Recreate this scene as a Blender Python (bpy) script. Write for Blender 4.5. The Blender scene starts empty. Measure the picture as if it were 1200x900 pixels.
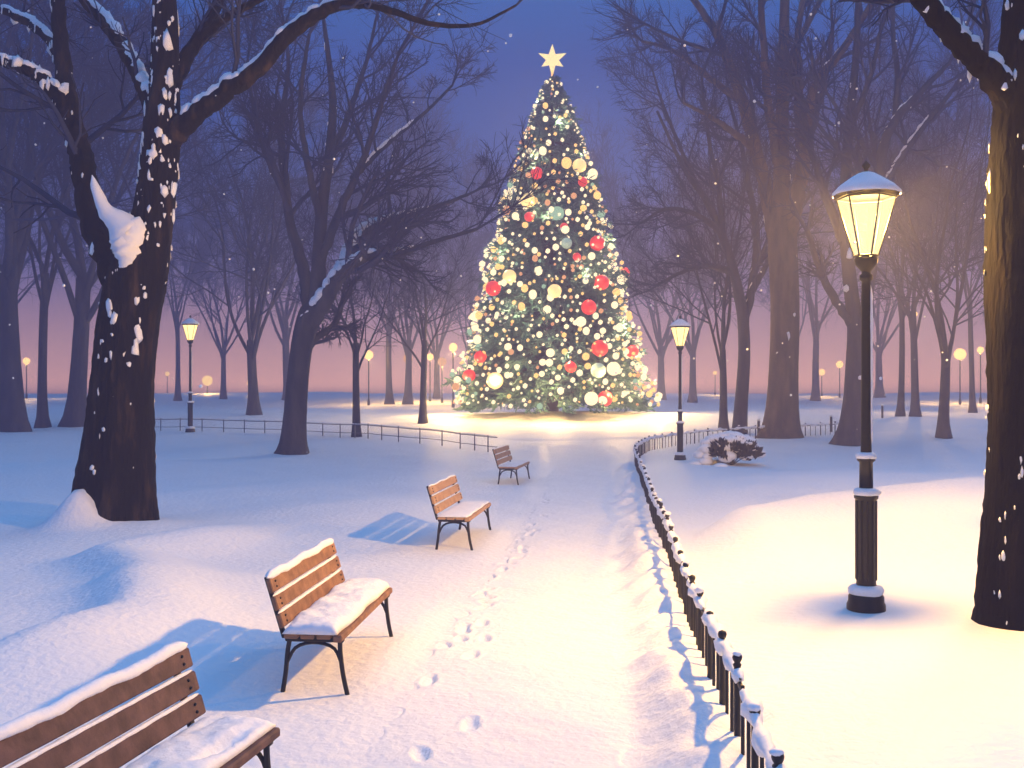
import bpy, math, random
import numpy as np
from mathutils import Vector, Matrix, noise as mnoise

PI = math.pi
rng = np.random.default_rng(7)
random.seed(7)
scene = bpy.context.scene
col = scene.collection

F, CX, CY, H = 1200.0, 600.0, 450.0, 2.4      # reference focal length, centre and eye height


# ------------------------------------------------------------------ terrain
def sst(a, b, v):
    t = np.clip((v - a) / (b - a), 0, 1)
    return t * t * (3 - 2 * t)


FENCE = np.array([(.90, .2), (1.10, 2.6), (1.26, 4.6), (1.45, 6.6), (1.65, 9.0), (1.89, 11.6), (2.20, 15.0),
                  (2.58, 19.0), (3.1, 24.5), (3.55, 29.5), (4.1, 33.0), (5.2, 36.3), (7.2, 38.8),
                  (9.6, 40.2), (12.0, 41.2), (14.6, 42.6)])
LEFT = np.array([(-1.3, 0.0), (-1.25, 5.0), (-1.12, 8.5), (-.35, 15.0), (.35, 22.0), (.9, 30.0), (1.0, 38.0), (-.5, 44.0)])
TREE = np.array((2.05, 52.0))


def fence_x(y):
    return np.interp(y, FENCE[:11, 1], FENCE[:11, 0])


def left_x(y):
    return np.interp(y, LEFT[:, 1], LEFT[:, 0])


def wob(x, y, s, ph=0.0):
    x = np.asarray(x) / s + ph; y = np.asarray(y) / s - ph * .7
    return (np.sin(x * 1.9 + 1.7 * np.sin(y * 1.1 + ph)) + np.sin(y * 2.3 + 1.4 * np.sin(x * 1.3 - ph)) +
            .6 * np.sin(x * 3.1 - y * 2.7 + ph * 3)) / 2.6


# footprints trodden along the path: (x, y, heading, length)
STEPS = []
for i in range(34):
    yy = 5.1 + i * .42
    side = -1 if i % 2 else 1
    if i in (3, 4, 9, 14, 15, 21): continue
    STEPS.append((left_x(yy) + .24 + .10 * math.sin(i * 1.7) + side * .11, yy + random.uniform(-.06, .06), .10 + random.uniform(-.2, .2), random.uniform(.24, .32)))
for i in range(12):
    yy = 4.9 + i * .62
    if i in (2, 5, 6, 10): continue
    STEPS.append((left_x(yy) + .68 + .10 * math.sin(i * 2.1) + (-.1 if i % 2 else .1), yy, random.uniform(-.2, .3), random.uniform(.24, .30)))
for i in range(48):
    yy = random.uniform(9.5, 23); STEPS.append((left_x(yy) + .34 + random.gauss(0, .12), yy, .1 + random.gauss(0, .35), random.uniform(.2, .3)))
for (px, py) in ((758, 800), (772, 868), (792, 893), (745, 755), (776, 832), (738, 880)):
    d = F * H / (py - CY); STEPS.append(((px - CX) / F * d, d, random.uniform(-.3, .3), .26))
STEPS_RIGHT = []
for (px, py) in ((915, 805), (1000, 835), (876, 690), (1010, 865), (890, 850)):
    d = F * H / (py - CY); STEPS_RIGHT.append(((px - CX) / F * d, d, random.uniform(-1, 1), .3))


def dents(x, y, steps=None):
    z = np.zeros_like(x)
    for (sx, sy, a, L) in (STEPS if steps is None else steps):
        dx, dy = x - sx, y - sy
        m = (np.abs(dx) < .5) & (np.abs(dy) < .5)
        if not m.any():
            continue
        u = (dx * math.sin(a) + dy * math.cos(a)) / (L / 2)
        v = (dx * math.cos(a) - dy * math.sin(a)) / (.058 * (1 - .15 * np.clip(u, -1, 1)))
        r = np.sqrt(u * u + v * v)
        z = z + np.where(m, -.036 * (1 - sst(.6, 1.15, r)) + .010 * np.exp(-((r - 1.35) / .22) ** 2), 0)
    return z


def ground(x, y, cut=False):
    x = np.asarray(x, float); y = np.asarray(y, float)
    z = .34 * sst(30, 46, y) + .32 * sst(44, 52, y) + .35 * sst(58, 130, y)
    z = z + .32 * np.exp(-(((x - TREE[0]) ** 2 + (y - TREE[1]) ** 2) / 7.0 ** 2))
    fx, lx = fence_x(y), left_x(y)
    on = sst(-.1, .35, x - lx) * sst(-.1, .30, (fx - .40) - x) * (1 - sst(36, 40, y)) * sst(-6, -2, y + 4)
    lawn = 1 - on
    z = z + lawn * (.055 * wob(x, y, 2.6) + .09 * wob(x, y, 7.5, 2.2) * sst(6, 20, y) + .014 * wob(x, y, .7, 1.1))
    z = z + .22 * wob(x, y, 15.0, .4) * sst(38, 70, y) * (1 - np.exp(-(((x - TREE[0]) ** 2 + (y - TREE[1]) ** 2) / 11.0 ** 2)))
    # lumpy bank that was shovelled up under the fence
    bank = np.exp(-((x - (fx - .24 + .12 * wob(x * 0, y, .55))) / .27) ** 2) * (1 - sst(28, 34, y))
    z = z + bank * (.11 + .10 * wob(x, y, .42, .8) + .05 * wob(x, y, .22, 2.2))
    z = z + .12 * sst(.1, 1.6, x - fx) * (1 - sst(24, 36, y))             # lawn behind fence lies higher
    for (mx, my, a, r) in ((-6.98, 16.55, .62, .42), (-6.1, 16.7, .12, .7), (5.30, 9.25, .62, .42), (-11.5, 28, .3, 3.5), (3.70, 10.8, .05, .3), (-3.2, 19.5, .16, 2.2),
                           (8.5, 24, .25, 3.6), (-9, 11, .22, 3.0)):
        z = z + a * np.exp(-(((x - mx) ** 2 + (y - my) ** 2) / r ** 2))
    z = z + lawn * .34 * np.exp(-np.clip((y - np.interp(x, [2.2, 2.9, 5.4, 9.4, 14], [13.5, 15.4, 18.4, 20.4, 21.4])) / np.where(y > np.interp(x, [2.2, 2.9, 5.4, 9.4, 14], [13.5, 15.4, 18.4, 20.4, 21.4]), .8, 2.6), -4, 4) ** 2) * sst(2.4, 3.8, x) * (1 - sst(11, 15, x))
    cx_ = np.interp(y, [6.5, 8.2, 9.9, 12.0, 13.6, 15.2, 17.5], [-4.6, -4.1, -3.7, -4.4, -5.3, -4.6, -4.3]) + .12 * wob(x * 0, y, .9)
    z = z + .30 * np.exp(-(np.clip((x - cx_) / np.where(x < cx_, .50, .95), -4, 4)) ** 2) * sst(6.5, 8.5, y) * (1 - sst(15, 17.5, y)) * lawn  # added ridge along a shade edge, shaped to shade the left lawn
    z = z - .05 * on
    z = z + (dents(x, y, STEPS_RIGHT) if x.size > 1 else 0)
    if cut:                                                               # keep the sheet below the path laid on it
        inside = sst(.32, .65, x - lx) * sst(.32, .65, (fx - .40) - x) * (y < 39.5)
        z = z - .09 * inside
    return z


def gz(x, y):
    return float(ground(np.array([x]), np.array([y]))[0])


def at(px, py, z=None):
    """point of the ground that shows at a pixel of the reference"""
    zz = 0.0
    for _ in range(30):
        d = F * (H - zz) / max(py - CY, 4.0)
        x = (px - CX) / F * d
        zz = .5 * zz + .5 * gz(x, d)
    return x, d, gz(x, d)


# ------------------------------------------------------------------ materials
def mat(name, base, rough=.7, noise=None, bump=None, metallic=0.0, spec=.3, sss=0.0):
    """noise=(scale, other colour, low, high); bump=(scale, strength, distance)"""
    m = bpy.data.materials.new(name); m.use_nodes = True
    nt = m.node_tree; b = nt.nodes['Principled BSDF']
    b.inputs['Base Color'].default_value = (*base, 1)
    b.inputs['Roughness'].default_value = rough
    b.inputs['Metallic'].default_value = metallic
    b.inputs['Specular IOR Level'].default_value = spec
    tc = nt.nodes.new('ShaderNodeTexCoord')
    if noise:
        n = nt.nodes.new('ShaderNodeTexNoise'); n.inputs['Scale'].default_value = noise[0]; n.inputs['Detail'].default_value = 5
        if len(noise) > 4:
            mp = nt.nodes.new('ShaderNodeMapping'); mp.inputs['Scale'].default_value = noise[4]
            nt.links.new(tc.outputs['Object'], mp.inputs['Vector']); nt.links.new(mp.outputs['Vector'], n.inputs['Vector'])
        else:
            nt.links.new(tc.outputs['Object'], n.inputs['Vector'])
        r = nt.nodes.new('ShaderNodeValToRGB')
        r.color_ramp.elements[0].position = noise[2]; r.color_ramp.elements[1].position = noise[3]
        r.color_ramp.elements[0].color = (*base, 1); r.color_ramp.elements[1].color = (*noise[1], 1)
        nt.links.new(n.outputs['Fac'], r.inputs['Fac']); nt.links.new(r.outputs['Color'], b.inputs['Base Color'])
    if bump:
        n2 = nt.nodes.new('ShaderNodeTexNoise'); n2.inputs['Scale'].default_value = bump[0]; n2.inputs['Detail'].default_value = 8
        if len(bump) > 3:
            mp = nt.nodes.new('ShaderNodeMapping'); mp.inputs['Scale'].default_value = bump[3]
            nt.links.new(tc.outputs['Object'], mp.inputs['Vector']); nt.links.new(mp.outputs['Vector'], n2.inputs['Vector'])
        else:
            nt.links.new(tc.outputs['Object'], n2.inputs['Vector'])
        bp = nt.nodes.new('ShaderNodeBump'); bp.inputs['Strength'].default_value = bump[1]; bp.inputs['Distance'].default_value = bump[2]
        nt.links.new(n2.outputs['Fac'], bp.inputs['Height']); nt.links.new(bp.outputs['Normal'], b.inputs['Normal'])
    return m


def glow(name, colour, strength, clear=False):
    m = bpy.data.materials.new(name); m.use_nodes = True
    nt = m.node_tree; nt.nodes.clear()
    o = nt.nodes.new('ShaderNodeOutputMaterial'); o.name = 'Material Output'; e = nt.nodes.new('ShaderNodeEmission'); e.name = 'Emission'
    e.inputs['Color'].default_value = (*colour, 1); e.inputs['Strength'].default_value = strength
    if clear:                                                             # lit glass that lets its lamp's light through
        t = nt.nodes.new('ShaderNodeBsdfTransparent'); a = nt.nodes.new('ShaderNodeAddShader')
        t.inputs['Color'].default_value = (.9, .86, .75, 1)
        nt.links.new(e.outputs[0], a.inputs[0]); nt.links.new(t.outputs[0], a.inputs[1]); nt.links.new(a.outputs[0], o.inputs['Surface'])
    else:
        nt.links.new(e.outputs[0], o.inputs['Surface'])
    return m


M = {}
M['snow'] = mat('snow', (.87, .87, .87), .55, None, (11, .45, .05), spec=.25)
M['snow_path'] = mat('trodden_snow', (.87, .87, .87), .6, (1.3, (.855, .855, .855), .35, .7), (14, .45, .04), spec=.2)
M['snow_cap'] = mat('fresh_snow', (.88, .885, .89), .6, None, (22, .35, .02), spec=.2)
M['bark_near'] = mat('dark_furrowed_bark', (.007, .007, .010), .9, (5, (.072, .047, .031), .54, .80, (1, 1, .22)), (11, 1.0, .06, (1, 1, .2)), spec=.1)
M['bark_dark'] = mat('black_furrowed_bark', (.006, .006, .009), .9, (5, (.013, .010, .010), .52, .8, (1, 1, .22)), (11, 1.0, .06, (1, 1, .2)), spec=.03)
M['bark'] = mat('grey_brown_bark', (.032, .038, .058), .9, (3, (.078, .074, .084), .4, .75, (1, 1, .25)), (6, .8, .08, (1, 1, .25)), spec=.1)
M['bark_brown'] = mat('rough_brown_bark', (.085, .066, .055), .9, (3, (.19, .135, .09), .4, .75, (1, 1, .25)), (6, .9, .10, (1, 1, .25)), spec=.1)
M['twig'] = mat('bare_twigs', (.044, .052, .095), .9, spec=.05)
M['iron'] = mat('black_painted_iron', (.006, .007, .009), .45, (18, (.014, .014, .015), .5, .8), (60, .15, .004), spec=.4)
M['wire'] = mat('weathered_grey_wire', (.11, .12, .16), .6)
M['iron_far'] = mat('dark_green_iron', (.018, .024, .026), .5, None, None, spec=.3)
M['wood_red'] = mat('red_brown_boards', (.075, .042, .040), .75, (9, (.15, .082, .075), .35, .7, (.12, 1, 1)), (30, .5, .006, (.1, 1, 1)))
M['wood_orange'] = mat('orange_brown_boards', (.17, .085, .048), .75, (9, (.31, .165, .095), .35, .7, (.12, 1, 1)), (30, .5, .006, (.1, 1, 1)))
M['wood_pale'] = mat('pale_tan_boards', (.36, .21, .12), .75, (9, (.52, .33, .20), .35, .7, (.12, 1, 1)), (30, .5, .006, (.1, 1, 1)))
M['needles'] = mat('fir_needles', (.065, .150, .145), .75, (1.1, (.150, .265, .240), .38, .68), spec=.15)
M['fir_wood'] = mat('fir_wood', (.05, .035, .025), .9)
M['shrub'] = mat('dark_evergreen_leaves', (.008, .013, .020), .6, (6, (.016, .022, .030), .4, .7))
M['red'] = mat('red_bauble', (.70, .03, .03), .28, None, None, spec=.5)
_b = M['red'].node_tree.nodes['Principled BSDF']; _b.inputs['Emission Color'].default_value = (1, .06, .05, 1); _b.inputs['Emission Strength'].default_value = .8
M['glass'] = glow('lit_lantern_glass', (1.0, .82, .45), .60, True)
M['glass_far'] = glow('lit_far_lantern', (1.0, .68, .26), 2.6)
M['globe_far'] = glow('far_globe_light', (1.0, .62, .22), 3.0)
M['globe_peach'] = glow('far_peach_globe_light', (1.0, .50, .24), 1.3)
M['star'] = glow('lit_star', (1.0, .78, .36), 1.7)
M['b_cream'] = glow('cream_bulb', (1.0, .83, .50), 1.9)
M['b_gold'] = glow('gold_bulb', (1.0, .62, .20), 1.8)
M['b_peach'] = glow('peach_bulb', (1.0, .46, .20), 1.2)
M['b_mint'] = glow('pale_green_bulb', (.62, .92, .62), .80)
M['o_cream'] = glow('lit_cream_ball', (1.0, .74, .30), 2.0)
M['o_mint'] = glow('lit_mint_ball', (.62, .85, .66), .55)


for k_ in ('o_cream', 'o_mint'):                                         # glowing glass balls: part own light, part shading
    nt_ = M[k_].node_tree; e_ = nt_.nodes['Emission']; o_ = nt_.nodes['Material Output']
    d_ = nt_.nodes.new('ShaderNodeBsdfPrincipled'); d_.inputs['Base Color'].default_value = tuple(v * .7 for v in e_.inputs['Color'].default_value[:3]) + (1,); d_.inputs['Roughness'].default_value = .25
    e_.inputs['Strength'].default_value *= .62; a_ = nt_.nodes.new('ShaderNodeAddShader')
    nt_.links.new(e_.outputs[0], a_.inputs[0]); nt_.links.new(d_.outputs[0], a_.inputs[1]); nt_.links.new(a_.outputs[0], o_.inputs['Surface'])


# ------------------------------------------------------------------ mesh helpers
class MB:
    def __init__(self):
        self.v, self.f, self.m, self.n = [], [], [], 0

    def add(self, v, f, mi=0):
        v = np.asarray(v, float).reshape(-1, 3)
        self.v.append(v)
        f = np.asarray(f, int) + self.n if not isinstance(f, list) else [tuple(i + self.n for i in q) for q in f]
        self.f.append(f); self.m.append(np.full(len(f), mi)); self.n += len(v)
        return self

    def xform(self, mtx):
        m = np.array(mtx)
        self.v = [v @ m[:3, :3].T + m[:3, 3] for v in self.v]
        return self

    def build(self, name, mats, parent=None, smooth=True):
        me = bpy.data.meshes.new(name)
        V = np.concatenate(self.v)
        quads = all(isinstance(f, np.ndarray) and f.shape[1] == self.f[0].shape[1] for f in self.f)
        if quads:
            Fa = np.concatenate(self.f); k = Fa.shape[1]
            me.vertices.add(len(V)); me.vertices.foreach_set('co', V.ravel())
            me.loops.add(Fa.size); me.loops.foreach_set('vertex_index', Fa.ravel().astype(np.int32))
            me.polygons.add(len(Fa)); me.polygons.foreach_set('loop_start', np.arange(0, Fa.size, k, dtype=np.int32))
            me.update(calc_edges=True)
        else:
            faces = []
            for f in self.f:
                faces.extend([tuple(int(i) for i in q) for q in f])
            me.from_pydata(V.tolist(), [], faces)
        if not isinstance(mats, (list, tuple)):
            mats = [mats]
        for m_ in mats:
            me.materials.append(m_)
        if len(mats) > 1:
            me.polygons.foreach_set('material_index', np.concatenate(self.m).astype(np.int32))
        me.polygons.foreach_set('use_smooth', np.full(len(me.polygons), smooth))
        me.validate(); me.update()
        o = bpy.data.objects.new(name, me); col.objects.link(o)
        if parent is not None:
            o.parent = parent
        return o


def tag(o, label=None, cat=None, group=None, kind=None):
    if label: o['label'] = label
    if cat: o['category'] = cat
    if group: o['group'] = group
    if kind: o['kind'] = kind
    return o


def empty(name, loc, rz=0.0):
    o = bpy.data.objects.new(name, None); o.empty_display_size = .2
    o.location = loc; o.rotation_euler = (0, 0, rz); col.objects.link(o)
    return o


def copy_tree(o, parent=None):
    c = o.copy(); col.objects.link(c)
    if parent is not None: c.parent = parent
    for ch in list(o.children): copy_tree(ch, c)
    return c


def tubes(P, R, S, cap=True):
    """many tubes at once. P (N,K,3), R (N,K) -> verts, quad faces; ends taper shut when R is small"""
    P = np.asarray(P, float); R = np.asarray(R, float)
    N, K, _ = P.shape
    T = np.gradient(P, axis=1); T /= np.linalg.norm(T, axis=2, keepdims=True) + 1e-9
    ref = np.where(np.abs(T[:, :1, 2:3]) > .9, np.array([1., 0, 0]), np.array([0, 0, 1.]))
    ref = np.repeat(ref, K, axis=1)
    A = np.cross(T, ref); A /= np.linalg.norm(A, axis=2, keepdims=True) + 1e-9
    for k in range(1, K):                                                 # carry the frame along
        a = A[:, k - 1] - (A[:, k - 1] * T[:, k]).sum(1, keepdims=True) * T[:, k]
        A[:, k] = a / (np.linalg.norm(a, axis=1, keepdims=True) + 1e-9)
    B = np.cross(T, A)
    th = np.arange(S) / S * 2 * PI
    ring = A[:, :, None] * np.cos(th)[None, None, :, None] + B[:, :, None] * np.sin(th)[None, None, :, None]
    if R.ndim == 2: R = R[:, :, None]
    V = P[:, :, None] + ring * R[..., None]
    i = np.arange(N)[:, None, None] * K * S; k = np.arange(K - 1)[None, :, None] * S; s = np.arange(S)[None, None, :]; s2 = (s + 1) % S
    Fq = np.stack([i + k + s, i + k + s2, i + k + S + s2, i + k + S + s], -1).reshape(-1, 4)
    return V.reshape(-1, 3), Fq


def smooth_line(pts, n):
    """Catmull-Rom through pts (rows of any width), n samples"""
    p = np.asarray(pts, float)
    p = np.vstack([2 * p[0] - p[1], p, 2 * p[-1] - p[-2]])
    segs = len(p) - 3
    u = np.linspace(0, segs - 1e-6, n); i = u.astype(int); t = (u - i)[:, None]
    a, b, c, d = p[i], p[i + 1], p[i + 2], p[i + 3]
    return .5 * (2 * b + (c - a) * t + (2 * a - 5 * b + 4 * c - d) * t ** 2 + (3 * b - a - 3 * c + d) * t ** 3)


def lathe(prof, n=16, z0=0.0, squash=None, lump=0.0, seed=0):
    """prof rows (radius, z); closed with triangle-free rings"""
    V, Fq = [], []
    for j, (r, z) in enumerate(prof):
        for k in range(n):
            a = 2 * PI * k / n
            q = 1 + lump * math.sin(3 * a + seed + j) + lump * .7 * math.sin(5 * a - seed * 2)
            V.append((r * q * math.cos(a), r * q * math.sin(a), z + z0))
    for j in range(len(prof) - 1):
        for k in range(n):
            k2 = (k + 1) % n
            Fq.append((j * n + k, j * n + k2, (j + 1) * n + k2, (j + 1) * n + k))
    return np.array(V), np.array(Fq)


def box(cx, cy, cz, sx, sy, sz, bev=.006):
    """box with bevelled edges: an 8-corner solid whose corners are cut (24 verts)"""
    x, y, z = sx / 2, sy / 2, sz / 2
    b = min(bev, x * .45, y * .45, z * .45)
    V, idx = [], {}
    for i in (-1, 1):
        for j in (-1, 1):
            for k in (-1, 1):
                for ax in range(3):
                    p = [i * (x - b), j * (y - b), k * (z - b)]
                    p[ax] += (i, j, k)[ax] * b
                    idx[(i, j, k, ax)] = len(V); V.append((p[0] + cx, p[1] + cy, p[2] + cz))
    Fs = []
    for ax in range(3):
        o1, o2 = [a for a in range(3) if a != ax]
        for s in (-1, 1):
            q = []
            for (u, v) in ((-1, -1), (1, -1), (1, 1), (-1, 1)):
                c = [0, 0, 0]; c[ax] = s; c[o1] = u; c[o2] = v; q.append(idx[(*c, ax)])
            Fs.append(tuple(q if (s == 1) == (ax != 1) else q[::-1]))
    for ax in range(3):                                                   # edge strips
        o1, o2 = [a for a in range(3) if a != ax]
        for u in (-1, 1):
            for v in (-1, 1):
                q = []
                for s, w in ((-1, o1), (1, o1), (1, o2), (-1, o2)):
                    c = [0, 0, 0]; c[ax] = s; c[o1] = u; c[o2] = v; q.append(idx[(*c, w)])
                Fs.append(tuple(q))
    for i in (-1, 1):
        for j in (-1, 1):
            for k in (-1, 1):
                Fs.append((idx[(i, j, k, 0)], idx[(i, j, k, 1)], idx[(i, j, k, 2)]))
    return V, Fs


_ico = {}
def ico(sub):
    if sub not in _ico:
        import bmesh
        b = bmesh.new(); bmesh.ops.create_icosphere(b, subdivisions=sub, radius=1)
        b.verts.ensure_lookup_table()
        _ico[sub] = (np.array([v.co[:] for v in b.verts]), np.array([[v.index for v in f.verts] for f in b.faces])); b.free()
    return _ico[sub]


def blobs(C, R, sub=1, lump=.12, squash=None):
    """many lumpy balls; C (N,3), R (N,) or (N,3)"""
    V, Fa = ico(sub); C = np.asarray(C, float); R = np.asarray(R, float)
    if R.ndim == 1: R = np.repeat(R[:, None], 3, 1)
    N = len(C)
    q = 1 + lump * rng.standard_normal((N, len(V), 1))
    W = C[:, None] + V[None] * R[:, None] * q
    Fs = (Fa[None] + (np.arange(N) * len(V))[:, None, None]).reshape(-1, 3)
    return W.reshape(-1, 3), Fs


def snow_tube(line, rad, S=9, lump=.22):
    """a lumpy roll of snow along line (n,3)"""
    n = len(line)
    L = np.asarray(line, float)
    t = np.linspace(0, 1, n)
    env = np.clip(np.minimum(t, 1 - t) * n / 2.2, 0.02, 1) ** .5
    R = np.zeros((1, n, S))
    for s in range(S):
        R[0, :, s] = rad * env * (1 + lump * np.sin(np.arange(n) * .9 + s * 1.1 + rng.uniform(0, 6)) * .5 + lump * .6 * rng.standard_normal(n) * .5)
    v, f = tubes(L[None], R, S)
    m = MB(); m.add(v, f)
    return v, f


# ------------------------------------------------------------------ the setting
def grid_mesh(xs, ys, zf, name, material):
    X, Y = np.meshgrid(xs, ys)
    Z = zf(X.ravel(), Y.ravel())
    V = np.stack([X.ravel(), Y.ravel(), Z], 1)
    nx, ny = len(xs), len(ys)
    a = (np.arange(ny - 1)[:, None] * nx + np.arange(nx - 1)[None]).ravel()
    b = MB(); b.add(V, np.stack([a, a + 1, a + nx + 1, a + nx], 1))
    return b.build(name, material)


def spaced(stops):
    out = []
    for (a, b, s) in stops:
        out += list(np.arange(a, b - 1e-6, s))
    return np.array(out + [stops[-1][1]])


xs = spaced([(-260, -80, 12), (-80, -30, 2), (-30, -10, .5), (-10, -4, .14), (-4, 6.5, .055), (6.5, 12, .16), (12, 30, .5), (30, 80, 2), (80, 260, 12)])
ys = spaced([(-12, 0, 2), (0, 3.6, .4), (3.6, 13, .055), (13, 22, .11), (22, 36, .25), (36, 70, .45), (70, 130, 1.5), (130, 152, 5.5)])
g = grid_mesh(xs, ys, lambda x, y: ground(x, y, True), 'snowy_ground', M['snow'])
tag(g, 'blue white snow covering the park lawns around the path', 'snowy ground', kind='structure')

# the trodden path, its own sheet
rows = spaced([(.3, 13, .04), (13, 22, .09), (22, 39, .25)]); us = np.linspace(0, 1, 92)
U, Yr = np.meshgrid(us, rows)
Xl = left_x(Yr) + .02; Xr = fence_x(Yr) - .40
Xp = Xl + (Xr - Xl) * U
xr_, yr_ = Xp.ravel(), Yr.ravel()
ins = sst(.12, .42, xr_ - left_x(yr_)) * sst(.12, .42, (fence_x(yr_) - .40) - xr_)
Zp = ground(xr_, yr_) + dents(xr_, yr_) * ins + ins * (.006 + .012 * wob(xr_, yr_, .45) + .006 * wob(xr_, yr_, .16, 1.0))
edge = np.clip(np.minimum(U, 1 - U).ravel() / .05, 0, 1)
Zp = Zp - .10 * (1 - edge) ** 2 - .004 * (1 - ins)
nx, ny = len(us), len(rows)
a = (np.arange(ny - 1)[:, None] * nx + np.arange(nx - 1)[None]).ravel()
b = MB(); b.add(np.stack([Xp.ravel(), Yr.ravel(), Zp], 1), np.stack([a, a + 1, a + nx + 1, a + nx], 1))
tag(b.build('path', M['snow_path']), 'trodden snowy path with footprints leading to the Christmas tree', 'path', kind='structure')

# the path that crosses in front of the tree
ctr = smooth_line([(-40, 49), (-22, 45.5), (-8, 42.5), (3, 41.8), (12, 44.5), (24, 50), (40, 58)], 160)
tn = np.gradient(ctr, axis=0); tn /= np.linalg.norm(tn, axis=1, keepdims=True); nr = np.stack([-tn[:, 1], tn[:, 0]], 1)
vs = np.linspace(-1.7, 1.7, 9)
Q = (ctr[:, None] + nr[:, None] * vs[None, :, None]).reshape(-1, 2)
zq = ground(Q[:, 0], Q[:, 1]) + .03 - .09 * (np.abs(np.tile(vs, 160)) > 1.5)
a = (np.arange(159)[:, None] * 9 + np.arange(8)[None]).ravel()
b = MB(); b.add(np.column_stack([Q, zq]), np.stack([a, a + 9, a + 10, a + 1], 1))
tag(b.build('path', M['snow_path']), 'snowy cross path curving in front of the Christmas tree', 'path', kind='structure')


# ------------------------------------------------------------------ bare trees
def spread(D, ang, az):
    """turn each direction in D by ang around a random perpendicular"""
    ref = np.where(np.abs(D[:, 2:3]) > .9, np.array([1., 0, 0]), np.array([0, 0, 1.]))
    A = np.cross(D, ref); A /= np.linalg.norm(A, axis=1, keepdims=True) + 1e-9
    B = np.cross(D, A)
    s = A * np.cos(az)[:, None] + B * np.sin(az)[:, None]
    o = D * np.cos(ang)[:, None] + s * np.sin(ang)[:, None]
    return o / (np.linalg.norm(o, axis=1, keepdims=True) + 1e-9)


def lines_from(P0, D, L, K, wig, up, r):
    """K-point wandering polylines"""
    N = len(P0); P = np.zeros((N, K, 3)); P[:, 0] = P0; d = D.copy(); step = (L / (K - 1))[:, None]
    for k in range(1, K):
        d = d + r.standard_normal((N, 3)) * wig; d[:, 2] += up
        d /= np.linalg.norm(d, axis=1, keepdims=True) + 1e-9
        P[:, k] = P[:, k - 1] + d * step
    return P


def children_of(P, R, L, m, tmin, tmax, ang, lscale, rscale, r, lbase=None):
    N, K, _ = P.shape
    idx = np.repeat(np.arange(N), m); t = r.uniform(tmin, tmax, N * m)
    u = t * (K - 1); i = np.minimum(u.astype(int), K - 2); w = (u - i)[:, None]
    p = P[idx, i] * (1 - w) + P[idx, i + 1] * w
    d = P[idx, i + 1] - P[idx, i]; d /= np.linalg.norm(d, axis=1, keepdims=True) + 1e-9
    rad = (R[idx, i] * (1 - w[:, 0]) + R[idx, i + 1] * w[:, 0]) * rscale
    dd = spread(d, r.uniform(ang[0], ang[1], N * m), r.uniform(0, 2 * PI, N * m))
    ll = L[idx] * lscale * (1.15 - .6 * t) * r.uniform(.7, 1.3, N * m)
    return p, dd, ll, rad


def twiggery(limbs, r, n1, n2, n3, l1, thin, rs=.55):
    """branches and twigs on a list of limbs (pts (K,3), radii (K,))"""
    mb = MB(); branch_lines = []
    K0 = 12
    P = np.stack([smooth_line(p, K0) for p, _ in limbs])
    R = np.stack([np.interp(np.linspace(0, 1, K0), np.linspace(0, 1, len(q)), q) for _, q in limbs])
    L = np.linalg.norm(np.diff(P, axis=1), axis=2).sum(1)
    tip = (P[:, -1], P[:, -1] - P[:, -2], L * .4, R[:, -1])
    p, d, ll, rad = children_of(P, R, L, n1, .18, 1.0, (.5, 1.05), l1, rs, r)
    td = tip[1] / (np.linalg.norm(tip[1], axis=1, keepdims=True) + 1e-9)
    p = np.vstack([p, tip[0], tip[0]]); d = np.vstack([d, spread(td, np.full(len(td), .3), r.uniform(0, 6, len(td))), spread(td, np.full(len(td), .45), r.uniform(0, 6, len(td)))])
    ll = np.concatenate([ll, tip[2], tip[2]]); rad = np.concatenate([rad, tip[3] * .9, tip[3] * .8])
    rad = np.maximum(rad, thin * 1.6)
    keep = p[:, 2] + d[:, 2] * ll > 2.8
    p, d, ll, rad = p[keep], d[keep], ll[keep], rad[keep]
    P1 = lines_from(p, d, ll, 6, .16, .09, r); R1 = rad[:, None] * np.linspace(1, .35, 6)[None]
    mb.add(*tubes(P1, R1, 5)); branch_lines.append((P1, R1))
    p, d, l2, rad = children_of(P1, R1, ll, n2, .15, 1.0, (.4, .95), .55, .6, r)
    rad = np.maximum(rad, thin * 1.1)
    P2 = lines_from(p, d, l2, 5, .18, .05, r); R2 = rad[:, None] * np.linspace(1, .4, 5)[None]
    mb.add(*tubes(P2, R2, 4)); branch_lines.append((P2, R2))
    if n3:
        p, d, l3, rad = children_of(P2, R2, l2, n3, .1, 1.0, (.35, .9), .55, .6, r)
        P3 = lines_from(p, d, l3, 4, .2, .03, r); R3 = np.maximum(rad, thin)[:, None] * np.linspace(1, .55, 4)[None]
        mb.add(*tubes(P3, R3, 3))
    return mb, branch_lines


def bark_tube(line, rad, S, seed, rough=.07, roots=0.0):
    n = len(line)
    th = (np.arange(S) / S * 2 * PI)[None]
    k = np.arange(n)[:, None] / n
    q = np.random.default_rng(seed)
    rid = 0
    for f, a in ((2, .35), (3, .4), (5, .45), (7, .35), (9, .3)):
        rid = rid + a * np.sin(f * th + q.uniform(0, 6) + q.uniform(.5, 2.0) * np.sin(k * q.uniform(3, 9) + q.uniform(0, 6)))
    sw = .5 * np.sin(k * q.uniform(9, 16) + q.uniform(0, 6)) + .35 * np.sin(k * q.uniform(18, 30) + th + q.uniform(0, 6))
    R = rad[:, None] * (1 + rough * (.75 * rid + .45 * sw + .10 * q.standard_normal((n, S))))
    if roots:
        zz_ = np.asarray(line)[:, 2:3]
        R = R * (1 + roots * np.exp(-np.clip(zz_ - .05, 0, 9) / (.9 * rad[0])) * (.25 + np.clip(np.cos(5 * th + seed + .8 * np.sin(2 * th)), 0, 1) ** 1.5))
    return tubes(np.asarray(line)[None], R[None], S)


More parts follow.
